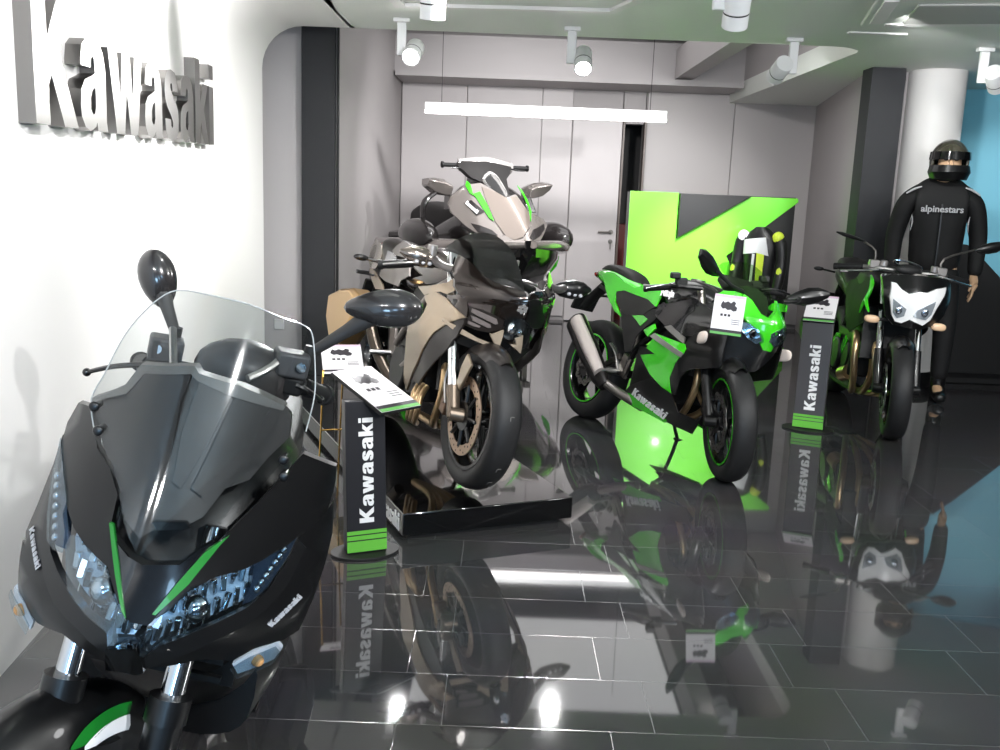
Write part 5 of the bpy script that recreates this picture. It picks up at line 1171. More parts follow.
# ================================================================ helmeted mannequin
def skin_obj(name, verts, edges, radii, m, parent, sub=2, root=0, flat=None):
    me = bpy.data.meshes.new(name); me.from_pydata([tuple(v) for v in verts], edges, []); me.materials.append(m)
    o = bpy.data.objects.new(name, me); COL.objects.link(o); o.parent = parent
    md = o.modifiers.new('skin', 'SKIN'); md.use_smooth_shade = True
    for i, rr in enumerate(radii):
        sv = me.skin_vertices[0].data[i]; sv.radius = rr if isinstance(rr, tuple) else (rr, rr); sv.use_root = (i == root)
    o.modifiers.new('sub', 'SUBSURF').levels = sub; o.modifiers['sub'].render_levels = sub
    return o
def build_mannequin():
    t = thing('mannequin', 'shop mannequin in black riding suit and camouflage helmet, standing before the round column', 'mannequin', (3.04, 6.86, 0), (0, 0, R(-18)))
    SK = mat('mannequin_skin', (196, 160, 126), .5)
    # local: -y faces the viewer, x to the photo's right
    body_v = [(0, 0, .96), (0, 0, 1.16), (0, .01, 1.38), (0, .01, 1.52), (0, -.01, 1.58), (0, -.02, 1.68),
              (-.10, 0, .92), (-.12, -.01, .50), (-.125, .03, .10), (-.13, -.10, .05), (.10, 0, .92), (.12, -.01, .50), (.125, .03, .10), (.13, -.10, .05),
              (-.19, .01, 1.44), (-.26, .03, 1.18), (-.27, -.02, .93), (.19, .01, 1.44), (.26, .03, 1.18), (.265, -.03, .93)]
    body_e = [(0, 1), (1, 2), (2, 3), (3, 4), (4, 5), (0, 6), (6, 7), (7, 8), (8, 9), (0, 10), (10, 11), (11, 12), (12, 13), (2, 14), (14, 15), (15, 16), (2, 17), (17, 18), (18, 19)]
    rad = [(.12, .09), (.12, .09), (.14, .10), .055, .07, .075, .085, .06, .04, .035, .085, .06, .04, .035, .055, .042, .03, .055, .042, .03]
    skin_obj('body', body_v, body_e, rad, SK, t)
    # hands: palm and five fingers rooted in it
    for s in (-1, 1):
        hv = [(s * .265, -.03, .93), (s * .266, -.045, .875), (s * .267, -.055, .83)]; he = [(0, 1), (1, 2)]; hr = [(.026, .02), (.034, .018), (.036, .016)]
        for k in range(4):
            b0 = len(hv); yy = -.075 + .022 * k; L = (.075, .088, .082, .062)[k]
            hv += [(s * .267, yy, .815), (s * .260, yy - .004, .815 - L * .5), (s * .245, yy - .004, .815 - L * .95)]; he += [(2, b0), (b0, b0 + 1), (b0 + 1, b0 + 2)]; hr += [.0095, .009, .0075]
        b0 = len(hv); hv += [(s * .256, -.088, .865), (s * .245, -.105, .835), (s * .235, -.108, .808)]; he += [(1, b0), (b0, b0 + 1), (b0 + 1, b0 + 2)]; hr += [.012, .010, .008]
        skin_obj('hand', hv, he, hr, SK, t)
    JK = mat('jacket_textile_black', (11, 11, 12), .75, bump=.2, bscale=300)
    jv = [(0, 0, .87), (0, 0, 1.08), (0, 0, 1.27), (0, .01, 1.42), (0, .0, 1.60), (-.15, .01, 1.45), (-.225, .01, 1.41), (-.275, .03, 1.17), (-.275, -.02, .90), (.15, .01, 1.45), (.225, .01, 1.41), (.275, .03, 1.17), (.27, -.03, .90)]
    je = [(0, 1), (1, 2), (2, 3), (3, 4), (3, 5), (5, 6), (6, 7), (7, 8), (3, 9), (9, 10), (10, 11), (11, 12)]
    jr = [(.19, .14), (.185, .135), (.205, .14), (.195, .135), (.085, .085), (.10, .09), (.085, .08), (.065, .065), (.052, .052), (.10, .09), (.085, .08), (.065, .065), (.052, .052)]
    jk = skin_obj('jacket', jv, je, jr, JK, t)
    tv = [(0, 0, 1.0), (0, 0, .90), (-.105, 0, .84), (-.125, -.01, .50), (-.13, .02, .14), (.105, 0, .84), (.125, -.01, .50), (.13, .02, .14)]
    skin_obj('trousers', tv, [(0, 1), (1, 2), (2, 3), (3, 4), (1, 5), (5, 6), (6, 7)], [(.17, .125), (.165, .12), .105, .08, .062, .105, .08, .062], mat('trousers_black', (15, 15, 16), .7), t)
    for s in (-1, 1):
        skin_obj('boot', [(s * .13, .03, .20), (s * .13, .03, .07), (s * .135, -.06, .05), (s * .14, -.15, .04)], [(0, 1), (1, 2), (2, 3)], [.06, .055, (.05, .045), (.04, .035)], BLKS, t)
    # jacket trims: light shoulder flashes, side piping, chest wordmark
    TR = mat('trim_light_grey', (176, 176, 178), .5)
    fy = lambda x, z: -.136 - .012 * math.cos(x * 6) + .45 * x * x + (max(0, z - 1.38) ** 1) * .35
    def on(x, z, o=0): return (x, fy(x, z) - o, z)
    for s in (-1, 1):
        b = MB(); b.tube([(s * .14, -.075, 1.515), (s * .19, -.085, 1.495), (s * .235, -.085, 1.465)], [.008, .014, .009], flat=.6); obj('shoulder_flash', b, TR, jk)
        b = MB(); b.tube([(s * .185, -.105, 1.32), (s * .178, -.115, 1.27), (s * .185, -.11, 1.21)], [.004, .010, .003], flat=.6); obj('side_piping', b, TR, jk)
    b = MB(); w_ = text_mesh(b, 'alpinestars', .062, lambda a, h: on(a - .135, 1.345 + h, .022), lambda a, h: on(a - .135, 1.345 + h, .012), bold=.0012, width=.27); obj('chest_lettering', b, TR, jk)
    b = MB(); b.box((0, -.150, 1.18), (.008, .008, .44)); obj('zip', b, BLKS, jk)
    # helmet: shell with a face opening, raised visor, chin bar
    hc = Vector((0.02, -.03, 1.69)); hm = mat('helmet_camouflage', (58, 56, 46), .25, coat=.8, noise=.7, nscale=14)
    b = MB(); nu, nv = 40, 26; R3 = (.128, .158, .150); grid = []
    for i in range(nv + 1):
        th = PI * (i / nv) * .86 + .0001; row = []
        for k in range(nu):
            ph = 2 * PI * k / nu; d = Vector((math.sin(th) * math.cos(ph), math.sin(th) * math.sin(ph), math.cos(th)))
            f = 1 + .10 * max(0, -d.y) * max(0, -d.z + .2)
            row.append(b.v(hc + Vector((d.x * R3[0], d.y * R3[1] * f, d.z * R3[2]))))
        grid.append(row)
    for i in range(nv):
        for k in range(nu):
            ph = 2 * PI * (k + .5) / nu; th = PI * ((i + .5) / nv) * .86; z = math.cos(th)
            front = math.sin(ph) < -.42
            if front and -.18 < z < .30: continue
            b.face([grid[i][k], grid[i + 1][k], grid[i + 1][(k + 1) % nu], grid[i][(k + 1) % nu]])
    hl = obj('helmet', b, hm, t); md = hl.modifiers.new('sol', 'SOLIDIFY'); md.thickness = .014; md.offset = -1
    fr = lambda a, o: Vector((math.sin(a) * (R3[0] + o), -math.cos(a) * (R3[1] + o), 0))
    b = MB(); secs = []
    for k in range(19):
        a = R(-75 + 150 * k / 18); secs.append([hc + fr(a, .006) + Vector((0, 0, .062)), hc + fr(a, .012) + Vector((0, 0, .008)), hc + fr(a, .008) + Vector((0, 0, .008)), hc + fr(a, .002) + Vector((0, 0, .062))])
    b.loft(secs); obj('visor', b, BLKG, hl)
    b = MB(); secs = []
    for k in range(19):
        a = R(-70 + 140 * k / 18); secs.append([hc + fr(a, .004 + .01 * math.cos(a)) + Vector((0, 0, -.03)), hc + fr(a, .014 + .012 * math.cos(a)) + Vector((0, 0, -.075)), hc + fr(a, -.004) + Vector((0, 0, -.125)), hc + fr(a, -.02) + Vector((0, 0, -.08))])
    b.loft(secs); obj('chin_bar', b, BLKS, hl)
    # the face seen in the opening
    b = MB(); b.ell(hc + Vector((0, -.045, -.02)), (.075, .085, .10)); b.tube([hc + Vector((0, -.125, .015)), hc + Vector((0, -.145, -.025)), hc + Vector((0, -.128, -.035))], [.010, .016, .013]); fc = obj('face', b, SK, hl)
    b = MB()
    for s in (-1, 1): b.ell(hc + Vector((s * .032, -.117, .008)), (.016, .010, .008))
    loose('eye', b, mat('eye_dark', (40, 34, 30), .3), fc)
    return t
MANNEQUIN = build_mannequin()
# ================================================================ jet ski on its trolley
def build_ski():
    T = TRACED['ski']; S = S_SKI; o, yaw, lean = POSE['ski']
    r = thing('jet_ski', 'grey and green jet ski on a low trolley at the back, above the dark motorcycle', 'jet ski', o, (0, 0, R(yaw)))
    GB = mat('jet_ski_grey', (150, 142, 138), .18, .55, coat=1); DKB = mat('jet_ski_dark', (38, 35, 35), .25, coat=.8); HB = mat('hull_black', (14, 14, 15), .2, coat=.8)
    # hull: vee bottom below the bond line
    b = MB(); secs = []
    for x, w, zg, zk in cr1([(x_, w_ * 1.16, a_, c_) for x_, w_, a_, c_ in [(-.9, .50, .86, .50), (-.4, .57, .86, .46), (.4, .60, .88, .45), (.9, .58, .90, .48), (1.3, .46, .92, .55), (1.6, .28, .95, .66), (1.80, .06, .97, .82)]], 4):
        secs.append([(x, -w, zg), (x, -w * .98, zg - .10), (x, -w * .72, zk + .08), (x, 0, zk), (x, w * .72, zk + .08), (x, w * .98, zg - .10), (x, w, zg), (x, w * .5, zg + .03), (x, -w * .5, zg + .03)])
    b.loft(secs); obj('hull', b, HB, r, sharp=30)
    def gun(s, off, z): return [(x_, y_ * 1.16, z_) for x_, y_, z_ in [(-.9, s * (.50 + off), .86 + z), (-.4, s * (.57 + off), .86 + z), (.4, s * (.60 + off), .88 + z), (.9, s * (.58 + off), .90 + z), (1.3, s * (.46 + off), .92 + z), (1.6, s * (.28 + off), .95 + z), (1.82, s * .03, .97 + z)]]
    for s in (-1, 1):
        b = MB(); b.tube(gun(s, .01, .0), [.05, .06, .075, .085, .08, .06, .04], n=12, flat=.75); bm_ = obj('bumper', b, GB, r)
        b = MB(); b.tube([(1.0, s * .725, .905), (.80, s * .755, .90), (.55, s * .765, .89)], [.02, .035, .02], n=10); obj('green_bumper', b, GREEN, bm_)
        b = MB(); b.ell((.95, s * .62, .985), (.36, .13, .14)); obj('side_fender', b, DKB, r)
        b = MB(); b.tube([(.95, s * .70, .82), (.88, s * .70, .74), (.86, s * .66, .66)], [.012, .03, .01], n=8); obj('green_chine', b, GREEN, r)
    # deck, footwells, seat
    b = MB(); hull(b, [(-.85, .84, .94, .40), (-.3, .84, 1.0, .36), (.3, .84, 1.02, .36), (.8, .84, 1.15, .38), (1.2, .86, 1.24, .36), (1.42, .90, 1.12, .26), (1.60, .90, 1.0, .10)], p=.7); obj('deck', b, DKB, r)
    b = MB(); hull(b, [(-.7, .95, 1.18, .14), (-.3, .95, 1.25, .18), (.2, .95, 1.22, .17), (.55, .98, 1.30, .12), (.72, 1.0, 1.28, .08)], p=.7); obj('seat', b, mat('seat_vinyl', (30, 29, 29), .5), r)
    b = MB(); hull(b, [(.55, 1.1, 1.36, .16), (.85, 1.1, 1.44, .28), (1.05, 1.08, 1.40, .30), (1.25, 1.0, 1.26, .27), (1.45, .95, 1.08, .16)], p=.8); obj('hood_core', b, DKB, r)
    front_panel('hood', T['hood'], S, GB, r, t=.03)
    front_panel('hood_centre', T['hood_mid'], S, mat('jet_ski_bronze', (136, 124, 116), .2, .5, coat=1), r, t=.02, o=.014)
    for n in ('green_l', 'green_r'): front_panel('green_stripe', T[n], S, GREEN, r, t=.012, o=.018)
    for n in ('vent_l', 'vent_r'): front_panel('hood_vent', T[n], S, DKB, r, t=.012, o=.008)
    front_panel('nose_trim', T['nose_v'], S, GB, r, t=.02, o=.02)
    bd = front_panel('badge_plate', T['badge'], S, DKB, r, t=.01, o=.012)
    p0, p1, up = T['badge_text']; L = math.hypot(p1[0] - p0[0], p1[1] - p0[1]); ux, uz = (p1[0] - p0[0]) / L, (p1[1] - p0[1]) / L; hx, hz = up[0] - p0[0], up[1] - p0[1]; Hh = math.hypot(hx, hz); hx /= Hh; hz /= Hh
    q = lambda o_: (lambda a, h: (S(p0[0] + ux * a + hx * h, p0[1] + uz * a + hz * h) + o_, p0[0] + ux * a + hx * h, p0[1] + uz * a + hz * h))
    b = MB(); word_mesh(b, 'Kawasaki', .034, L / word_len('Kawasaki', .034, 1), q(.016), q(.010)); obj('lettering', b, WHITEV, bd)
    # steering pod, visor, bars
    front_panel('pod_cover', T['pod'], lambda y, z: S(y, z) - .06, mat('pod_black', (26, 24, 24), .42), r, t=.10)
    front_panel('visor', T['visor'], lambda y, z: S(y, z) - 1.2 * y * y, BLKG, r, t=.04, o=.01)
    vq = T['visor']; b = MB(); b.tube([(S(a, c) - .03, a, c) for a, c in (vq[5], vq[6], vq[0], vq[1])], .016, n=8); b.tube([(S(a, c) - .02, a, c) for a, c in (vq[1], vq[2], vq[3], vq[4])], .014, n=8); obj('visor_frame', b, mat('frame_silver', (206, 204, 202), .2, .8), r)
    b = MB(); b.tube([(.86, -.24, 1.575), (.90, 0, 1.60), (.86, .24, 1.565)], .045, n=14, flat=1.2); pad = obj('bar_pad', b, mat('bar_pad_silver', (186, 182, 180), .25, .5), r)
    b = MB(); hull(b, [(.60, 1.30, 1.40, .06), (.75, 1.35, 1.55, .12), (.95, 1.38, 1.60, .14), (1.10, 1.36, 1.48, .10)]); obj('steering_pod', b, DKB, r)
    for s in (-1, 1):
        b = MB(); b.cyl((.86, s * .22, 1.572), (.88, s * .39, 1.572), .018); b.cyl((.88, s * .385, 1.572), (.88, s * .40, 1.572), .027); obj('grip', b, BLKM, pad)
        b = MB(); b.tube([(.92, s * .22, 1.56), (.96, s * .26, 1.55), (.95, s * .34, 1.55)], .007); obj('lever', b, BLKS, pad)
        mc = Vector((1.0, -.465, 1.385)) if s < 0 else Vector((1.0, .44, 1.385))
        b = MB(); b.loft([[(mc.x + .10, mc.y + s * u, mc.z + hh * .5 + dz), (mc.x + .02, mc.y + s * u, mc.z + hh + dz), (mc.x - .12, mc.y + s * u, mc.z + hh * .8 + dz), (mc.x - .12, mc.y + s * u, mc.z - hh + dz), (mc.x + .04, mc.y + s * u, mc.z - hh + dz)] for u, hh, dz in ((-.10, .05, -.02), (-.04, .065, 0), (.04, .06, .015), (.11, .03, .04))]); mr = obj('mirror_shell', b, GB, r, bev=.01)
        b = MB(); b.loft([[(mc.x + .05, s * (abs(mc.y) - .08) , mc.z - .05), (mc.x - .08, s * (abs(mc.y) - .08), mc.z - .05), (mc.x - .08, s * (abs(mc.y) - .13), mc.z - .06), (mc.x + .05, s * (abs(mc.y) - .13), mc.z - .06)], [(mc.x + .10, s * .40, 1.20), (mc.x - .05, s * .40, 1.20), (mc.x - .05, s * .30, 1.20), (mc.x + .10, s * .30, 1.20)]]); obj('mirror_arm', b, DKB, mr, bev=.008)
    b = MB(); b.tube([(1.02, -.50, 1.34), (1.05, -.60, 1.26), (1.02, -.60, 1.12), (.98, -.52, 1.02)], [.03, .035, .03, .03], flat=.6); obj('deflector', b, DKB, r)
    # trolley
    t = thing('boat_trolley', 'steel trolley with castors carrying the jet ski', 'trolley', o, (0, 0, R(yaw)))
    b = MB()
    for s in (-1, 1):
        b.box((.3, s * .36, .30), (1.7, .05, .05)); b.box((.3, s * .30, .40), (1.5, .10, .06), rot=(-s * R(32), 0, 0))
        for x in (-.45, 1.05): b.box((x, s * .36, .20), (.05, .05, .22)); b.box((x, s * .33, .35), (.05, .05, .08))
    for x in (-.45, 1.05): b.box((x, 0, .30), (.05, .72, .05))
    obj('trolley_frame', b, STEEL, t, bev=.004)
    for s in (-1, 1):
        for x in (-.45, 1.05): b = MB(); b.cyl((x, s * .36 - .02, .05), (x, s * .36 + .02, .05), .05, n=24); obj('castor', b, RUBBER, t)
    return r
SKI = build_ski()
# ================================================================ black scooter in the foreground
def build_scooter():
    T = TRACED['scoot']; S = S_SCOOT; SS = S_SCREEN
    o, yaw, lean = POSE['scoot']
    r = thing('maxi_scooter', 'large matte black scooter with clear windscreen and twin headlamps, nearest the camera', 'scooter', o, (R(lean), 0, R(yaw)))
    GK = mat('scooter_black', (8, 8, 9), .34, coat=.2, spec=.4); MG = mat('cowl_grey', (58, 56, 56), .42); LG = mat('cowl_edge_lit_grey', (112, 110, 108), .45)  # LG: cowl edge painted lighter for the light it catches
    NV = mat('nose_black', (12, 13, 16), .16, coat=1.0); REF = mat('lamp_reflector_white', (214, 226, 240), .25, .25); GS = mat('stripe_green', (18, 112, 34), .35, coat=.3)
    fl = lambda q: [(-a, c) for a, c in q][::-1]
    def both(name, key, m, own_left=None, **kw):
        a = front_panel(name, T[key], S, m, r, **kw)
        c = front_panel(name, own_left if own_left else fl(T[key]), S, m, r, **kw); return a, c
    # upper cowl, its rim and facets
    front_panel('upper_cowl', T['cowl'], S, MG, r, t=.012, o=-.012)
    front_panel('cowl_rim', T['cowl_edge'], S, LG, r, t=.03, o=-.002)
    for k in ('cowl_facet', 'cowl_facet_b', 'cowl_facet_c'): front_panel('cowl_facet', T[k], S, MG, r, t=.004, o=-.004)
    front_panel('air_vent', T['vent'], S, BLKG, r, t=.01, o=-.002)
    front_panel('nose_panel', T['nose'], S, NV, r, t=.02, o=.010)
    front_panel('green_stripe', T['stripe_l'], S, GS, r, t=.008, o=.014); front_panel('green_stripe', T['stripe_r'], S, GS, r, t=.008, o=.014)
    both('side_cowl', 'side_r', GK, own_left=T['side_l'], t=.02, o=.002)
    both('lamp_rim', 'rim_r', BLKS, own_left=T['rim_l'], t=.02, o=.0)
    both('lower_cowl', 'lower_r', GK, own_left=T['lower_l'], t=.02, o=-.004)
    front_panel('chin', T['chin'], S, BLKG, r, t=.04, o=.012)
    # headlamps: reflector, facets, daytime strip, clear lens
    for key, kl in (('lamp_r', 'led_r'), ('lamp_l', None)):
        q = T[key]; h = front_panel('headlamp', q, S, REF, r, t=.01, o=-.035)
        cx = sum(a for a, _ in q) / len(q); cz = sum(c for _, c in q) / len(q); rnd = random.Random(5 if kl else 9)
        # fluted reflector facets
        b = MB()
        x0 = min(a for a, _ in q); x1 = max(a for a, _ in q); n = 11
        for k in range(n):
            for j in range(4):
                a = x0 + (x1 - x0) * (k + .5) / n; c = cz - .05 + .035 * j + (abs(a) - abs(cx)) * .5
                if inside((a, c), q):
                    w_ = (x1 - x0) / n * .5; p = Vector((S(a, c) - .028, a, c)); tl = rnd.uniform(-.5, .5); tw = rnd.uniform(-.6, .6)
                    b.box(p, (.010, w_ * 1.7, .030), rot=(0, tl, tw))
        obj('reflector_facet', b, CHROME, h, bev=.002)
        b = MB(); b.ell((S(cx, cz) - .02, cx, cz), (.02, .022, .024)); obj('bulb_cap', b, CHROME, h)
        obj('lens', slab_panel(q, front_f(S, .006), front_f(S, .002), .03), LENS, h)
        ql = T['led_r'] if kl else T['led_l']
        d = front_panel('daytime_lamp', ql, S, mat('led_housing', (70, 84, 104), .2, .6), r, t=.015, o=-.010)
        b = MB()
        for k in range(7):
            u = (k + .6) / 7.5; (a, c) = ((.168 + .030 * u), (.775 + .068 * u)) if kl else ((-.150 - .048 * u), (.79 + .09 * u)); b.ell((S(a, c) - .004, a, c), (.005, .006, .007))
        loose('led', b, CHROME, d); obj('lens', slab_panel(ql, front_f(S, .006), front_f(S, .002), .03), LENS, d)
    # turn signals, lettering
    for sg in (1, -1):
        q = T['signal_r'] if sg > 0 else fl(T['signal_r']); h = front_panel('turn_signal', q, S, REF, r, t=.012, o=-.002)
        c = (sum(a for a, _ in q) / len(q), sum(c for _, c in q) / len(q)); b = MB(); b.ell((S(*c) + .004, c[0], c[1]), (.008, .011, .011)); obj('bulb', b, mat('amber_bulb', (190, 140, 90), .2), h)
        obj('lens', slab_panel(q, front_f(S, .016), front_f(S, .012), .03), LENS, h)
        p0, p1, up = T['text_r']
        if sg < 0: p0, p1, up = T['text_l']
        L = math.hypot(p1[0] - p0[0], p1[1] - p0[1]); ux, uz = (p1[0] - p0[0]) / L, (p1[1] - p0[1]) / L; hx, hz = -uz, ux
        f = lambda o_: (lambda a, h_: (S(p0[0] + ux * a + hx * h_, p0[1] + uz * a + hz * h_) + o_, p0[0] + ux * a + hx * h_, p0[1] + uz * a + hz * h_))
        b = MB(); word_mesh(b, 'Kawasaki', .0115, L / word_len('Kawasaki', .0115, 1), f(.0), f(-.006)); obj('lettering', b, mat('silver_lettering', (196, 198, 204), .35, .4), r)
    # windscreen with its four screws
    ws = obj('windscreen', slab_panel(crv(T['screen'], 2), front_f(SS, .002), front_f(SS, -.002), .018), CLEAR, r)
    b = MB(); ed = crv(T['screen'][0:15], 4, closed=False); b.tube([(SS(a, c), a, c) for a, c in ed], .0012, n=6, sm=1); obj('screen_edge', b, mat('screen_edge', (176, 178, 178), .15, coat=1), ws)
    for k in range(4):
        a, c = T['screw%d' % (k + 1)][0]; b = MB(); p = Vector((SS(a, c), a, c)); b.cyl(p + Vector((-.02, 0, 0)), p + Vector((.004, 0, 0)), .006); b.ell(p + Vector((.005, 0, 0)), (.004, .0085, .0085)); obj('screw', b, BLKS, ws)
    # dash
    b = MB(); b.ell((-.46, .03, 1.052), (.10, .095, .066), rot=(0, R(-25), 0)); ds = obj('instrument_hood', b, mat('dash_grey', (66, 62, 62), .4), r)
    b = MB(); b.tube([(-.35, .055, 1.075), (-.38, .08, 1.092), (-.42, .10, 1.115)], .007); b.tube([(-.40, -.10, 1.12), (-.37, -.085, 1.09), (-.34, -.07, 1.06)], .007); obj('silver_trim', b, ALU, ds)
    # bars (turned to the right), levers, boxes and mirrors
    for s in (-1, 1):
        rb = Vector((-.50, -.130, 1.058)) if s < 0 else Vector((-.43, .112, 1.103))
        b = MB(); b.tube([(-.50, s * .03, 1.03), rb + Vector((-.02, -s * .02, -.035)), rb + Vector((-.03, s * .03, -.045))], .013); hb = obj('handlebar', b, BLKS, r)
        g0 = rb + Vector((-.03, s * .03, -.045)); g1 = g0 + (Vector((-.12, -.05, -.03)) if s < 0 else Vector((-.08, .03, -.025)))
        b = MB(); b.cyl(g0, g1, .017); b.cyl(g1, g1 + (g1 - g0).normalized() * .015, .021); obj('grip', b, BLKM, hb)
        b = MB(); b.box(rb, (.055, .062, .046), rot=(0, 0, R(18))); rs = obj('brake_reservoir', b, mat('reservoir_black', (74, 74, 76), .45), hb, bev=.006)
        b = MB(); b.cyl(rb + Vector((.026, s * .016 + .008, .002)), rb + Vector((.031, s * .016 + .008, .002)), .009, n=20); obj('sight_glass', b, CHROME, rs)
        b = MB(); b.box(rb + Vector((-.01, 0, -.04)), (.05, .062, .035)); obj('switch_box', b, BLKM, hb, bev=.006)
        b = MB(); l0 = rb + Vector((.01, s * .02, -.035)); l1 = Vector((-.47, -.255, .985)) if s < 0 else l0 + Vector((-.05, .045, -.03)); b.tube([l0, l0.lerp(l1, .5) + Vector((.02, 0, .008)), l1], [.009, .007, .006], flat=.7); b.ell(l1, (.008, .008, .008)); obj('lever', b, BLKS, hb)
        mb_ = Vector((-.52, -.122, 1.085)) if s < 0 else Vector((-.45, .140, 1.125))
        mc = Vector((-.56, -.185, 1.175)) if s < 0 else Vector((-.44, .255, 1.243))
        b = MB(); b.cyl(mb_ - Vector((0, 0, .03)), mb_ + Vector((0, 0, .014)), .011)
        b.tube([mb_, mb_.lerp(mc, .5), mc - (mc - mb_).normalized() * .02], [.009, .013, .021], n=10); ms = obj('mirror_stem', b, mat('mirror_rubber', (44, 43, 43), .5), hb)
        # teardrop shell pointing outwards
        b = MB(); secs = []; out = Vector((-.05, s, .22)).normalized() if s > 0 else Vector((0, -.45, 1)).normalized()
        vv = Vector((1, 0, 0)).cross(out).normalized()
        st_ = ((-.075, .008, .008), (-.05, .022, .020), (-.01, .036, .034), (.03, .038, .036), (.058, .028, .026), (.072, .008, .008)) if s > 0 else ((-.058, .010, .010), (-.04, .026, .024), (-.01, .038, .034), (.02, .038, .034), (.045, .028, .024), (.058, .008, .008))
        for u, hh, dd in st_:
            secs.append([mc + out * u + vv * (hh * math.sin(2 * PI * k / 20)) + Vector((dd * (math.cos(2 * PI * k / 20) if math.cos(2 * PI * k / 20) > 0 else .25 * math.cos(2 * PI * k / 20)), 0, 0)) for k in range(20)])
        b.loft(secs); mh = obj('mirror_shell', b, mat('mirror_shell_dark', (52, 50, 50), .22, .3, coat=.8), ms, sub=1)
        b = MB(); b.loft([[mc + out * u + vv * w_ + Vector((-.0095 + dx, 0, 0)) for w_, dx in ((-hh, 0), (hh, 0), (hh, -.004), (-hh, -.004))] for u, hh in ((-.045, .016), (-.015, .028), (.02, .030), (.045, .018))]); obj('mirror_glass', b, mat('mirror_glass', (150, 154, 158), .05, 1.0), mh)
    # front wheel, fork, fender
    FA = (-.04, 0, .28); FM = Matrix.Translation((0, -.03, 0)) @ steer((-.10, 0, .30), R(26), R(-26)); SM = steer((-.10, 0, .30), R(26), R(-26))
    rimm = mat('black_wheel_rim', (10, 10, 10), .25, coat=.5)
    fw = wheel(r, 'front_wheel', FM, FA, .28, .12, .18, 5, rimm)
    disc(fw, 'brake_disc', FM, (-.04, .075, .28), .13, .09, petal=10)
    b = MB()
    for s in (-1, 1): b.cyl((-.095, s * .083, .55), (-.19, s * .083, .86), .0195, n=18)
    loose('fork_tube', b, CHROME, r, by_side=True)
    b = MB()
    for s in (-1, 1): b.cyl((-.04, s * .083, .27), (-.10, s * .083, .585), .030, n=16); b.cyl((-.094, s * .083, .56), (-.104, s * .083, .60), .034, n=16)
    loose('fork_leg', b, BLKS, r, by_side=True)
    fe = arc_fender(r, 'front_fender', FM, FA, .312, .15, R(5), R(140), GK, rise=.085, t=.008, tap=.45)
    def fw_(a, y, o_): return (FA[0] + (.312 - .085 * (abs(y) / .075) ** 2.2 + o_) * math.cos(a), y, FA[2] + (.312 - .085 * (abs(y) / .075) ** 2.2 + o_) * math.sin(a))
    def fstripe(name, pts, m): obj(name, slab_panel([(R(a), y) for a, y in pts], lambda a, y: fw_(a, y, .0035), lambda a, y: fw_(a, y, -.004), .03, FM), m, fe)
    for s in (-1, 1):
        fstripe('fender_stripe', [(124, s * .046), (122, s * .056), (102, s * .071), (90, s * .070), (98, s * .063), (110, s * .055)], GS)
        fstripe('fender_stripe', [(122, s * .058), (122, s * .066), (102, s * .0735), (96, s * .0735), (106, s * .067)], WHITEV)
    # body behind: leg shield, floor, seat, tail, rear wheel
    b = MB(); hull(b, [(-.62, .34, .95, .17), (-.50, .34, 1.0, .20), (-.38, .44, 1.0, .20), (-.28, .56, .94, .18), (-.20, .60, .84, .13), (-.14, .64, .74, .08)], p=.75); obj('leg_shield', b, GK, r)
    b = MB(); b.box((-.32, 0, .60), (.02, .30, .20), rot=(0, R(12), 0)); 
    for k in range(5): b.box((-.30 + .009 * k, 0, .53 + .04 * k), (.012, .26, .010))
    obj('radiator_grille', b, BLKM, r)
    b = MB(); hull(b, [(-1.35, .28, .62, .18), (-1.0, .26, .52, .20), (-.75, .26, .46, .20), (-.5, .28, .50, .18)], p=.6); obj('floor_board', b, GK, r)
    b = MB(); hull(b, [(-1.85, .60, .66, .04), (-1.7, .48, .68, .09), (-1.45, .40, .65, .12), (-1.15, .38, .61, .13), (-1.0, .40, .57, .11)], p=.7, yc=-.04); obj('tail_body', b, GK, r)
    b = MB(); hull(b, [(-1.75, .66, .72, .06), (-1.55, .64, .71, .09), (-1.35, .62, .68, .10), (-1.1, .59, .66, .10), (-.98, .57, .63, .07)], p=.7, yc=-.04); obj('seat', b, mat('seat_vinyl', (30, 29, 29), .5), r)
    wheel(r, 'rear_wheel', Matrix(), (-1.61, 0, .28), .28, .14, .18, 5, rimm)
    b = MB(); b.box((-1.42, .11, .30), (.42, .09, .14)); b.cyl((-1.61, .06, .28), (-1.61, .16, .28), .07); obj('swing_engine', b, mat('engine_black', (24, 24, 25), .4, .4), r, bev=.02)
    b = MB(); b.tube([(-1.1, -.12, .24), (-1.4, -.17, .26)], .025, sm=1); b.cyl((-1.35, -.18, .27), (-1.85, -.20, .38), .06, .055, n=20); obj('silencer', b, mat('silencer_black', (26, 24, 24), .3, .5), r)
    b = MB(); b.ell((-1.85, -.04, .63), (.02, .045, .025)); obj('tail_lamp', b, mat('red_lens', (120, 14, 14), .15, coat=1), r)
    b = MB(); b.tube([(-1.0, .10, .28), (-1.02, .12, .14), (-1.04, .13, .045)], .012); b.box((-1.04, .132, .045), (.06, .04, .008)); obj('side_stand', b, BLKS, r)
    return r
SCOOTER = build_scooter()
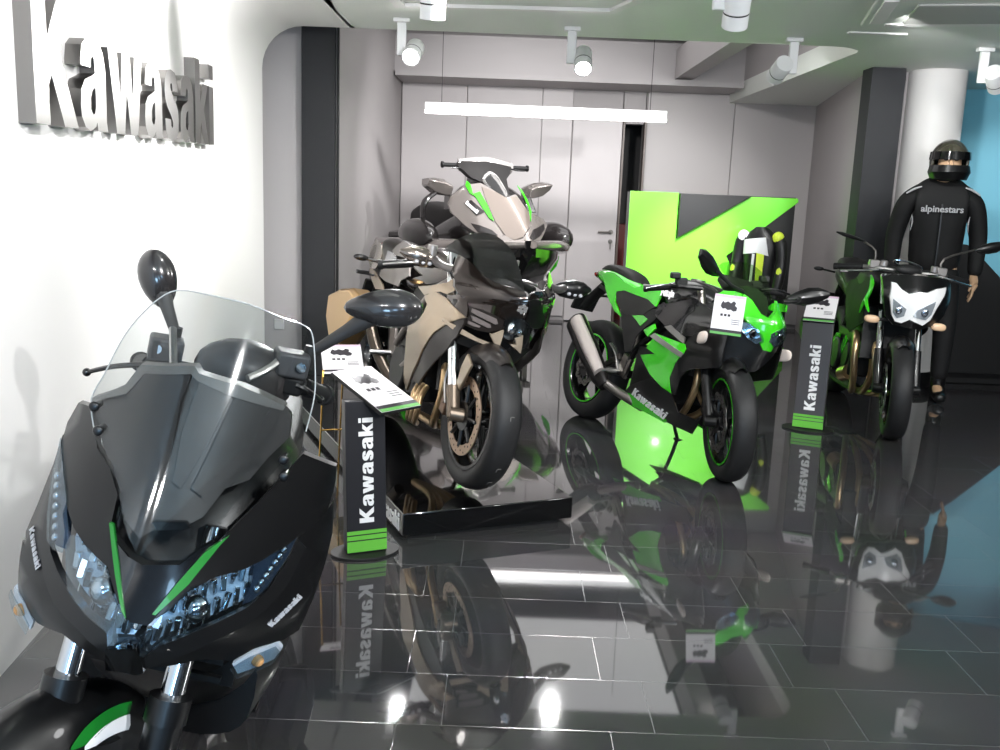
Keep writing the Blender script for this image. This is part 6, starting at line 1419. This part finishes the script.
# ================================================================ price stands
def price_stand(loc, wdir, label, lean=6, w=.155, h=.58, card=(.20, .29), tilt=32, cdir=None, off=(0, 0, 0)):
    t = thing('price_stand', label, 'stand', loc, group='price stands beside the motorcycles')
    U = Vector((wdir[0], wdir[1], 0)).normalized(); N = Vector((U.y, -U.x, 0))      # N looks at the viewer
    V = (Vector((0, 0, 1)) * math.cos(R(lean)) - N * math.sin(R(lean)))
    P = lambda a, c, o: U * a + V * c + N * o
    def q(b, x0, y0, x1, y1, o0, o1): b.prism([(x0, y0), (x1, y0), (x1, y1), (x0, y1)], lambda a, c: P(a, c, o0) + Vector((0, 0, .012)), lambda a, c: P(a, c, o1) + Vector((0, 0, .012)))
    b = MB(); b.bm.verts.ensure_lookup_table()
    ring = [(w * .86 * math.cos(2 * PI * k / 40), w * .6 * math.sin(2 * PI * k / 40)) for k in range(40)]
    b.prism(ring, lambda a, c: U * a - N * (c + .03), lambda a, c: U * a - N * (c + .03) + Vector((0, 0, .010))); obj('foot_plate', b, BLKM, t, bev=.002)
    b = MB(); q(b, -w / 2, 0, w / 2, h, -.05, 0); obj('column', b, mat('stand_charcoal', (34, 34, 38) if lean > 4 else (66, 64, 66), .35) if lean > 4 else mat('stand_grey', (66, 64, 66), .35), t, bev=.003)
    for k, (a, c) in enumerate(((.004, .045), (.05, .066), (.071, .085))):
        b = MB(); q(b, -w / 2, a, w / 2, c, 0, .0015); obj('green_band', b, mat('stand_green', (96, 176, 60), .4), t)
    L = .40; H = w * .36; b = MB()
    word_mesh(b, 'Kawasaki', H, L / word_len('Kawasaki', H, 1), lambda a, c: P(w * .18 - c, .115 + a, .002) + Vector((0, 0, .012)), lambda a, c: P(w * .18 - c, .115 + a, -.002) + Vector((0, 0, .012))); obj('lettering', b, WHITEV, t)
    O = P(0, h, .015) + Vector((0, 0, .014)) + Vector(off)
    if cdir: U = Vector((cdir[0], cdir[1], 0)).normalized(); N = Vector((U.y, -U.x, 0))
    Vt = -N * math.cos(R(tilt)) + Vector((0, 0, 1)) * math.sin(R(tilt))
    O = O - U * card[0] / 2
    b = MB(); Nn = U.cross(Vt)
    b.prism([(-.004, 0), (card[0] + .004, 0), (card[0] + .004, card[1]), (-.004, card[1])], lambda a, c: O + U * a + Vt * c - Nn * .012, lambda a, c: O + U * a + Vt * c - Nn * .001); obj('card_tray', b, BLKM, t)
    print_card(t, 'price_card', O, U, Vt, card[0], card[1], t=.002)
    return t
price_stand((-0.478, 3.45, 0), (0.13, 0.06), 'charcoal price stand with green foot bands beside the black platform, white sheet tilted on top', lean=5, card=(.195, .31), tilt=20, cdir=(.66, .75), off=(.13, .02, -.03))
price_stand((1.90, 5.75, 0), (0.16, -0.07), 'charcoal price stand with lime foot bands between the two green motorcycles', lean=3, w=.18, h=.66, card=(.18, .24), tilt=35)
# small card on a brass wire easel behind the left stand
t = thing('wire_card_holder', 'small printed card on a brass wire easel behind the left price stand', 'card holder', (-0.665, 3.98, 0))
U = Vector((.96, .28, 0)).normalized(); Nv = Vector((U.y, -U.x, 0)); Vv = (Vector((0, 0, 1)) * .62 - Nv * .78).normalized()
b = MB()
for s in (-1, 1): b.tube([U * s * .11 + Nv * .02, U * s * .09 + Vector((0, 0, .35)), U * s * .085 + Vector((0, 0, .60)) + Nv * .03, U * s * .085 + Vector((0, 0, .59)) + Nv * .05], .004)
b.tube([Vector((0, 0, .55)), Vector((0, 0, .25)) - Nv * .1, -Nv * .16], .004); b.tube([U * -.09 + Vector((0, 0, .35)), U * .09 + Vector((0, 0, .35))], .004, sm=1)
obj('wire_frame', b, mat('brass_wire', (206, 164, 84), .25, 1), t)
print_card(t, 'card', Vector((0, 0, .602)) - U * .085 + Nv * .045, U, Vv, .17, .16, green=False, t=.003)

# ================================================================ green letter panel before the rear wall
kp = thing('letter_panel', 'man-high green and black display block with a giant letter K before the rear wall', 'display', (1.06, 8.4, 0))
KW, KH, KD = 1.44, 1.415, .26
KG = mat('panel_green_gloss', (118, 226, 62), .22, coat=1)
b = MB(); b.box((KW / 2, KD / 2 + .03, KH / 2), (KW - .02, KD, KH - .01)); obj('body', b, mat('panel_black', (22, 22, 23), .35), kp)
def kpoly(pts): return [(u * KW, (1 - v) * KH) for u, v in pts]
Kp = kpoly([(0, 0), (.29, 0), (.29, .275), (.72, .008), (1.0, .008), (1.005, .03), (.60, .37), (.70, .55), (1.0, .93), (1.0, 1), (.70, 1), (.29, .72), (.29, 1), (0, 1)])
b = MB(); b.prism(Kp, lambda a, c: (a, 0, c), lambda a, c: (a, .03, c)); obj('letter', b, KG, kp, bev=.003)
b = MB()
b.prism(kpoly([(.293, .004), (.715, .004), (.293, .268)]), lambda a, c: (a, -.05, c), lambda a, c: (a, .03, c)); obj('black_block', b, mat('panel_black', (22, 22, 23), .35), kp, bev=.002)

# riding jacket on a low stand in front of the panel
jk = thing('riding_jacket', 'black, white and neon yellow riding jacket on a stand before the green panel', 'jacket', (2.13, 8.08, 0), (0, 0, R(-42))); jk.scale = (.78, .78, 1)
b = MB(); b.cyl((0, 0, 0), (0, 0, .02), .16, n=32); b.cyl((0, 0, .02), (0, 0, .62), .018); obj('stand', b, BLKM, jk)
LBL = mat('leather_black', (20, 20, 22), .4); LWH = mat('leather_white', (220, 222, 224), .35); NEON = mat('neon_yellow', (214, 236, 70), .45)
b = MB(); sec = lambda z, rx, ry, n=24, cx=0: [(cx + rx * math.cos(2 * PI * k / n), ry * math.sin(2 * PI * k / n), z) for k in range(n)]
b.loft([sec(.50, .15, .10), sec(.62, .15, .10), sec(.78, .17, .11), sec(.95, .19, .115), sec(1.06, .185, .10), sec(1.12, .13, .08), sec(1.16, .06, .06)]); obj('torso', b, LBL, jk)
for s in (-1, 1):
    b = MB(); b.tube([(s * .16, 0, 1.08), (s * .23, 0, 1.02), (s * .26, -.01, .86), (s * .265, -.05, .74), (s * .25, -.09, .58)], [.062, .068, .06, .056, .042], n=14); sl = obj('sleeve', b, LBL, jk)
    b = MB(); b.ell((s * .20, -.012, 1.075), (.065, .062, .055)); obj('shoulder_cup', b, NEON if s > 0 else LWH, sl)
    b = MB(); b.ell((s * .268, -.045, .78), (.045, .05, .075)); obj('elbow_patch', b, NEON, sl)
fj = lambda a, c: (a, -math.sqrt(max(.0001, 1 - (a / .19) ** 2)) * .113 - .004, c)
gj = lambda a, c: (a, -math.sqrt(max(.0001, 1 - (a / .19) ** 2)) * .113 + .006, c)
obj('chest_panel', slab_panel([(-.17, 1.05), (.10, 1.08), (.14, .93), (.02, .95), (-.17, .93)], fj, gj, .03), LWH, jk)
obj('side_stripe', slab_panel([(.02, .95), (.10, .94), (.09, .66), (.03, .60)], fj, gj, .03), NEON, jk)
obj('front_stripe', slab_panel([(-.03, .94), (0, .94), (-.02, .60), (-.045, .60)], fj, gj, .03), LWH, jk)

# black angled display block before the turquoise wall
t = thing('display_block', 'black display block with sloping top at right behind the mannequin', 'display', (3.5, 7.55, 0))
b = MB(); b.prism([(0, 0), (1.6, 0), (1.6, .25), (.75, .52), (.25, .98), (.10, 1.10), (0, 1.10)], lambda a, c: (a, 0, c), lambda a, c: (a, .35, c)); obj('body', b, BLKM, t, bev=.01)
b = MB(); b.prism([(.04, 0.05), (1.56, .05), (1.56, .09), (.04, .09)], lambda a, c: (a, -.006, c), lambda a, c: (a, .004, c)); obj('kick_strip', b, BLKS, t)
# ================================================================ lamps
def area(name, loc, tgt, size, power, color=(1, 1, 1), sy=None):
    l = bpy.data.lights.new(name, 'AREA'); l.energy = power; l.color = color; l.size = size
    if sy: l.shape = 'RECTANGLE'; l.size_y = sy
    o = bpy.data.objects.new(name, l); COL.objects.link(o); o.location = loc
    d = Vector(tgt) - Vector(loc); o.rotation_euler = d.to_track_quat('-Z', 'Y').to_euler(); return o
def spot(name, loc, tgt, power, ang=50, blend=0.6, r=0.03, color=(1, 1, 1)):
    l = bpy.data.lights.new(name, 'SPOT'); l.energy = power; l.spot_size = R(ang); l.spot_blend = blend; l.shadow_soft_size = r; l.color = color
    o = bpy.data.objects.new(name, l); COL.objects.link(o); o.location = loc
    d = Vector(tgt) - Vector(loc); o.rotation_euler = d.to_track_quat('-Z', 'Y').to_euler(); return o

def track_spot(base, tgt, label, lit, mirror=False, power=0, ang=50, drop=0.19, L=0.17, r=0.055, pow_col=(1, 1, 1)):
    """ceiling plate, flat arm and can lamp; the can's front looks at tgt"""
    t = thing('track_spotlight', label, 'spotlight', base, group='spotlights on the showroom ceiling')
    b = MB(); b.box((0, 0, -0.012), (0.10, 0.05, 0.024)); obj('ceiling_plate', b, WHITEV, t, bev=0.004)
    b = MB(); b.box((0, 0, -0.024 - drop / 2), (0.055, 0.03, drop)); obj('arm', b, WHITEV, t, bev=0.005)
    d = (Vector(tgt) - Vector(base)).normalized()
    side = d.cross(Vector((0, 0, 1))).normalized() * (-1 if mirror else 1)
    piv = Vector((0, 0, -drop + 0.0)) + side * 0.075
    p0 = piv - d * L * 0.45; p1 = piv + d * L * 0.55
    b = MB(); b.lathe([(0.001, 0), (r * 0.96, 0), (r, 0.006), (r, L * 0.62), (r * 0.93, L * 0.62), (r * 0.93, L * 0.65), (r, L * 0.65), (r, L), (r * 0.86, L), (r * 0.86, L - 0.02), (0.001, L - 0.02)], p0, d, n=32)
    can = obj('can', b, WHITEV, t)
    b = MB(); b.lathe([(r * 0.9, L * 0.615), (r * 1.005, L * 0.615), (r * 1.005, L * 0.655), (r * 0.9, L * 0.655)], p0, d, n=32); obj('black_ring', b, BLKM, can)
    b = MB(); b.cyl(p1 - d * 0.019, p1 - d * 0.004, r * 0.85, n=32)
    obj('lens', b, mat('lit_lens', (255, 255, 255), emit=(255, 252, 248), estr=40) if lit else mat('unlit_lens', (120, 120, 124), 0.2), can)
    b = MB(); b.cyl(Vector((0, 0, piv.z)), piv, 0.012); obj('pivot', b, WHITEV, t)
    if power:
        spot('track_lamp', Vector(base) + p1 + d * 0.01, tgt, power, ang, color=pow_col)
    return t
TS = [((-0.67, 6.06, ZC), (-1.05, 2.6, 0.5), 'white ceiling spotlight with glowing lens, nearest the curved left wall', True, True, 260),
      ((0.36, 6.14, ZC), (0.25, 3.6, 0.2), 'white ceiling spotlight with glowing lens in the middle of the bay edge', True, True, 260),
      ((1.74, 6.23, ZC), (1.4, 9.6, 1.0), 'white ceiling spotlight turned towards the rear wall, its back to us', True, True, 190),
      ((0.86, 4.26, ZC), (1.0, 5.6, 0.2), 'white spotlight pointing straight down, right one of the two cut by the top edge', True, False, 160),
      ((2.97, 6.33, ZC), (4.4, 8.2, 1.2), 'white ceiling spotlight aimed right at the turquoise wall', True, False, 110),
      ((-0.42, 4.30, ZC), (-0.5, 4.9, 0.2), 'white spotlight pointing straight down, left one of the two cut by the top edge', True, False, 160)]
for a, tg, lb, lit, mi, pw in TS: track_spot(a, tg, lb, lit, mi, pw)

for a_, b_, w_ in (((-0.80, -1.05, 2.26), (-.5, 1.4, .7), 60), ((-0.45, -1.15, 2.26), (-.3, 1.6, .7), 60), ((1.4, 1.6, 2.3), (1.2, 4.6, .4), 150), ((2.4, 2.6, 2.3), (2.4, 5.8, .5), 130), ((.3, 2.2, 2.3), (-.2, 4.2, .4), 110)):
    spot('ceiling_downlight', a_, b_, w_, 80, .8, .05)

spot('wall_washer', (0.2, 4.2, 2.3), (-1.55, 4.6, 1.7), 380, 96, 0.9, 0.06)
spot('wall_washer', (0.92, -.13, 2.07), (-1.3, 2.8, .9), 260, 80, 0.9, 0.02)
spot('wall_washer', (0.1, 1.6, 2.3), (-1.3, 2.4, 1.8), 160, 90, 1.0, 0.06)
def bulb(name, loc, power, r=.2, color=(1, 1, 1)):
    l = bpy.data.lights.new(name, 'POINT'); l.energy = power; l.shadow_soft_size = r; l.color = color
    o = bpy.data.objects.new(name, l); COL.objects.link(o); o.location = loc; return o
for p_ in ((-.35, -1.0, .75), (.5, -1.3, 1.0), (1.6, -1.4, 1.3)): bulb('window_glow', p_, 60 if p_[0] < 0 else 30, .25, (0.42, 0.7, 1.0))
bulb('ceiling_fill', (2.8, 1.2, 1.95), 80, .12); bulb('ceiling_fill', (3.6, 3.0, 1.9), 90, .25)  # unseen point lights added to brighten the ceiling, no pendants hang here
spot('bay_fill', (0.2, 6.7, 2.56), (-0.2, 10.4, .55), 380, 92, 1.0, .10)  # unseen spots added behind the header to brighten the rear bay walls
spot('bay_fill', (1.7, 6.7, 2.56), (2.1, 10.4, .65), 480, 92, 1.0, .10)
spot('panel_spot', (1.9, 6.72, 2.5), (1.58, 8.4, .82), 620, 30, 1.0, .05)
spot('bay_fill', (2.1, 6.9, 2.6), (-1.4, 8.0, 1.1), 200, 80, .9, .05)  # added fill from the right for the left bay walls
spot('stub_spot', (0.2, 4.6, 2.3), (-1.6, 7.0, 1.0), 110, 60, 1.0, .05)  # added out of view to brighten the stub wall
spot('column_spot', (2.0, 5.2, 2.3), (3.2, 7.4, 1.9), 165, 44, .9, .05)
spot('mask_spot', (2.1, 3.4, 2.3), (2.45, 5.6, .86), 110, 22, 1.0, .04)
area('bay_light', (0.5, 8.4, HI - 0.05), (0.5, 8.4, 0), 2.4, 32, sy=2.4)

w = bpy.data.worlds.new('world'); SC.world = w; w.use_nodes = True
w.node_tree.nodes['Background'].inputs[0].default_value = (0.5, 0.52, 0.55, 1); w.node_tree.nodes['Background'].inputs[1].default_value = 0.25

cam = bpy.data.cameras.new('camera'); co = bpy.data.objects.new('camera', cam); COL.objects.link(co)
cam.sensor_width = 36; cam.lens = 36 * 960 / 1000; cam.clip_start = 0.05
t = R(10.9); r_ = R(2.2)
F = Vector((0, math.cos(t), -math.sin(t))); D0 = Vector((0, -math.sin(t), -math.cos(t))); X0 = Vector((1, 0, 0))
Rt = X0 * math.cos(r_) - D0 * math.sin(r_); Up = -(X0 * math.sin(r_) + D0 * math.cos(r_))
co.matrix_world = Matrix(((Rt.x, Up.x, -F.x, 0), (Rt.y, Up.y, -F.y, 0), (Rt.z, Up.z, -F.z, 1.38), (0, 0, 0, 1)))
SC.camera = co
SC.view_settings.view_transform = 'Standard'; SC.view_settings.look = 'None'; SC.view_settings.gamma = 1; SC.view_settings.use_curve_mapping = False
SC.view_settings.exposure = 0.0
